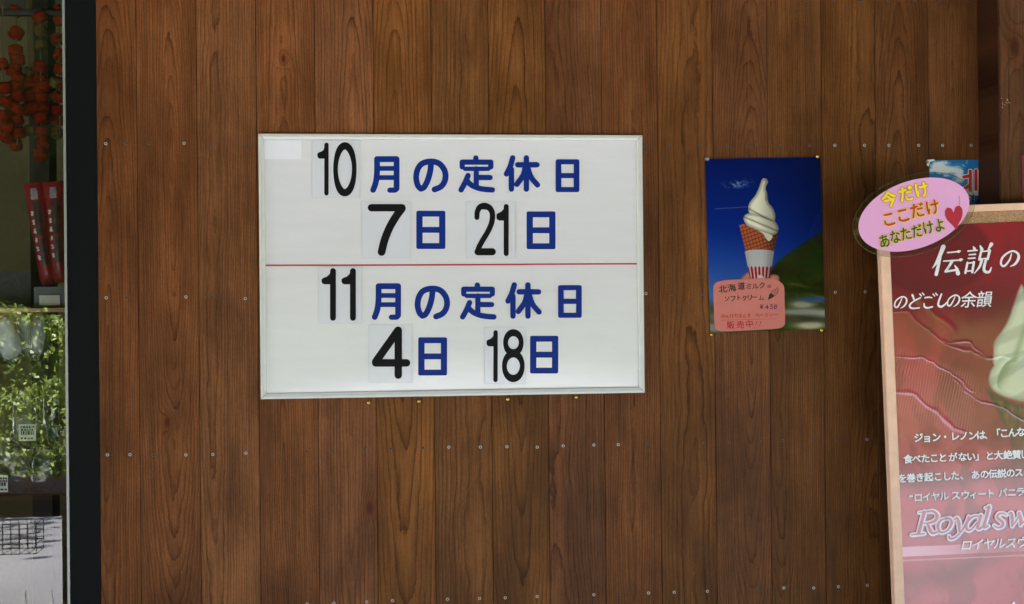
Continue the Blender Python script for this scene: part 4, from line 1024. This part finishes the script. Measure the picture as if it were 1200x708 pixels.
mincho(fl, Z2, [
 ([(120,222),(112,240),(103,256),(95,258),(91,250),(96,234),(110,222),(124,218),(135,225),(136,238),(128,252),(114,262)], [3,5,6,6,6,5,5,5,6,7,6,2]),
 ([(158,212),(166,232)], [7,6]), ([(188,222),(162,236),(148,250),(152,260),(166,262),(184,260)], [5,5,7,7,6,5]), ([(186,208),(192,215)], [5,5]), ([(196,204),(202,211)], [5,5]),
 ([(206,222),(220,220),(232,222)], [6,6,4]), ([(202,244),(204,256),(216,260),(234,256)], [5,7,7,5]), ([(236,208),(242,215)], [5,5]), ([(246,205),(252,212)], [5,5]),
 ([(268,208),(258,234),(256,250),(266,256),(280,248),(288,238)], [6,7,8,8,6,3]),
 ([(320,216),(312,234),(302,250),(294,252),(290,244),(295,228),(309,216),(323,212),(334,219),(335,232),(327,246),(313,256)], [3,5,6,6,6,5,5,5,6,7,6,2])], k2)
for ch, x, y in (('余',371,230), ('韻',430,228)): put(fl, ch, *Z2([(x, y)])[0], 19, 20, .03, .18, .008)
fl.obj('subheading', M['white_ink'], rp)
k3 = 1/3.105
LINES = [([('ジ',175,103),('ョ',206,104),('ン',240,101),('・',272,100),('レ',308,97),('ノ',340,96),('ン',372,95),('は',402,93),('、',430,92),('「',456,88),('こ',487,86),('ん',517,84),('な',548,82)], 35),
 ([(c, x, 181-(x-137)*.043) for c, x in zip('食べたことがない」と大絶賛し', (137,168,200,232,263,300,335,366,398,434,466,500,532,560))], 34),
 ([(c, x, 251-(x-115)*.05) for c, x in zip('を巻き起こした、あの伝説のス', (116,148,180,212,246,278,308,342,382,415,446,478,510,540))], 34),
 ([(c, x, 322-(x-148)*.055) for c, x in zip('“ロイヤルスウィート', (158,174,205,237,268,310,345,375,405,437))] + [('バ',482,304),('ニ',515,302),('ラ',545,300)], 35)]
for items, sz in LINES:
    fs_, fl = FR(YT+.0010), FR(YT)
    word(fl, items, sz, Z3, k3, .032, rot=.045); ln = fl.obj('text_line', M['white_ink'], rp)
    word(fs_, [(c, x+1.6, y+1.8) for c, x, y in items], sz, Z3, k3, .045, rot=.045); fs_.obj('text_shadow', M['shade_ink'], ln)
fl = FR(YT)
word(fl, [(c, x, 494-(x-350)*.05) for c, x in zip('ロイヤルスウ', (350,390,432,470,512,552))], 44, Z3, k3, .02, rot=.045, shear=.25)
fl.obj('text_line', M['white_ink'], rp)
# italic latin title, white outline over rose
ROY = [([(196,374),(176,450)], [13,13]), ([(176,375),(196,372)], [5,5]), ([(150,456),(196,452)], [7,7]), ([(196,374),(226,370),(243,384),(236,404),(212,413),(188,414)], [6,9,13,12,8,5]), ([(208,414),(218,440),(226,450),(246,446)], [9,14,11,6]),
 ([(277,396),(256,404),(246,424),(252,444),(268,446),(286,434),(296,412),(290,398),(277,396)], [6,9,12,10,7,9,12,10,6]),
 ([(304,400),(316,395),(322,414),(324,442)], [5,9,13,9]), ([(358,391),(350,414),(330,444),(308,466),(290,470),(286,462)], [9,9,7,8,9,8]),
 ([(396,388),(376,389),(356,404),(348,424),(354,438),(368,436),(388,412)], [6,8,11,12,11,7,6]), ([(402,386),(394,414),(390,430),(398,434),(410,424)], [12,12,12,8,5]),
 ([(432,354),(424,388),(414,420),(416,430),(430,424)], [12,12,12,9,5]), ([(418,358),(432,354)], [5,6]),
 ([(494,384),(484,378),(468,380),(462,392),(472,402),(482,412),(480,424),(464,430),(450,422)], [6,7,9,11,12,12,10,8,7]),
 ([(502,380),(514,376),(516,396),(516,424)], [5,8,13,9]), ([(516,424),(536,396),(544,376)], [7,6,7]), ([(540,376),(548,398),(546,420)], [9,13,9]), ([(546,420),(570,396),(580,370)], [7,7,9])]
fa, fb, fc_ = FR(YT+.0010), FR(YT-.0008), FR(YT-.0022)
for pts, w in ROY:
    fa.stroke(Z3([(x+4, y+4) for x, y in pts]), [(a+9)*k3 for a in w]); fb.stroke(Z3(pts), [(a+10)*k3 for a in w]); fc_.stroke(Z3(pts), [max(1.6, a-2)*k3 for a in w])
ti = fc_.obj('title', M['rose_ink'], rp); fb.obj('title_outline', M['white_ink'], ti); fa.obj('title_shadow', M['lilac_ink'], ti)
fl = FR(YT); put(fl, 'A', 1190, 711, 18, 18, .04, .25, .02); fl.obj('text_line', M['white_ink'], rp)

# pink oval notice hung on the board corner
YO = YB-.024
TH = R(19.3)
ov = empty('oval_notice', tuple(at(1071, 296, YO)), 'laminated pink oval notice with yellow, red and green lettering and a heart', 'notice')
def oval(a, b, n=72): return [(1071+a*math.cos(t)*math.cos(TH)+b*math.sin(t)*math.sin(TH), 251.6-a*math.cos(t)*math.sin(TH)+b*math.sin(t)*math.cos(TH)) for t in np.linspace(0, 2*math.pi, n, endpoint=False)]
q = Flat(YO); q.fan((1071, 251.6), oval(67.5, 39.5)); q.obj('card', M['pop_pink'], ov)
q = Flat(YO+.001); q.fan((1071, 251.6), oval(73.5, 45.5)); q.obj('film', film('oval_film', .05, (.95, .95, .95), .1, .006), ov)
q = Flat(YO+.0012); ring_o = oval(73.9, 45.9); q.stroke(ring_o, .9, False, 0, True); q.obj('film_edge', film('film_rim', .35, (.8, .8, .8), .15), ov)
def Z1(pts): return [(990+x/5.057, 170+y/5.057) for x, y in pts]
k1 = 1/5.057
def outlined(items, size, h, c_in, c_out, b_in, b_out):
    fo_, fi = Flat(YO-.0008, .00008), Flat(YO-.0026, .00008)
    word(fo_, items, size, Z1, k1, b_out, rot=R(13), h=h); word(fi, items, size, Z1, k1, b_in, rot=R(13), h=h)
    lt = fi.obj('lettering', M[c_in], ov); fo_.obj('lettering_outline', M[c_out], lt)
outlined([('今',262,322),('だ',362,290),('け',455,266)], 92, 100, 'yellow', 'orange_ink', .034, .066)
outlined([('こ',262,440),('こ',347,416),('だ',430,388),('け',520,370)], 90, 96, 'red_ink', 'yellow', .022, .072)
outlined([('あ',235,570),('な',298,546),('た',362,527),('だ',428,510),('け',495,490),('よ',562,476)], 70, 86, 'green_ink', 'yellow', .02, .064)
ht = [(0,-.5),(.12,-.72),(.34,-.80),(.52,-.66),(.55,-.40),(.44,-.12),(.22,.14),(.02,.42),(-.2,.14),(-.44,-.12),(-.55,-.40),(-.52,-.66),(-.34,-.80),(-.12,-.72)]
hc = [Z1([(650+95*(x*math.cos(.16)+(y+.2)*math.sin(.16)) , 432+112*((y+.2)*math.cos(.16)-x*math.sin(.16)))])[0] for x, y in ht]
fl = Flat(YO-.0008); fl.fan(Z1([(650,425)])[0], [tuple(p) for p in smooth(hc, 4)]); fl.obj('heart', M['heart'], ov)
fl = Flat(YO-.0008)
for k in range(6): fl.stroke(Z1([(675+k*.6, 305+k*10), (680+k*.6, 309+k*10)]), .5)
fl.obj('small_print', M['pen_black'], ov)

# laminated sheet on the post, cut by the right edge of the photo
ls = empty('laminated_sheet', tuple(at(1230, 239, -post_d-.002)), 'laminated sheet with red lettering on the timber post, cut by the right photo edge', 'sign')
q = Flat(-post_d-.003); q.poly([(1194,178),(1262,176),(1264,238.2),(1195,239)]); q.obj('film', M['lam'], ls)
q = Flat(-post_d-.002); q.poly([(1197.2,182),(1258,180),(1260,234),(1198,235.2)]); q.obj('paper', plain('dark_red_paper', (112, 34, 40), .5), ls)
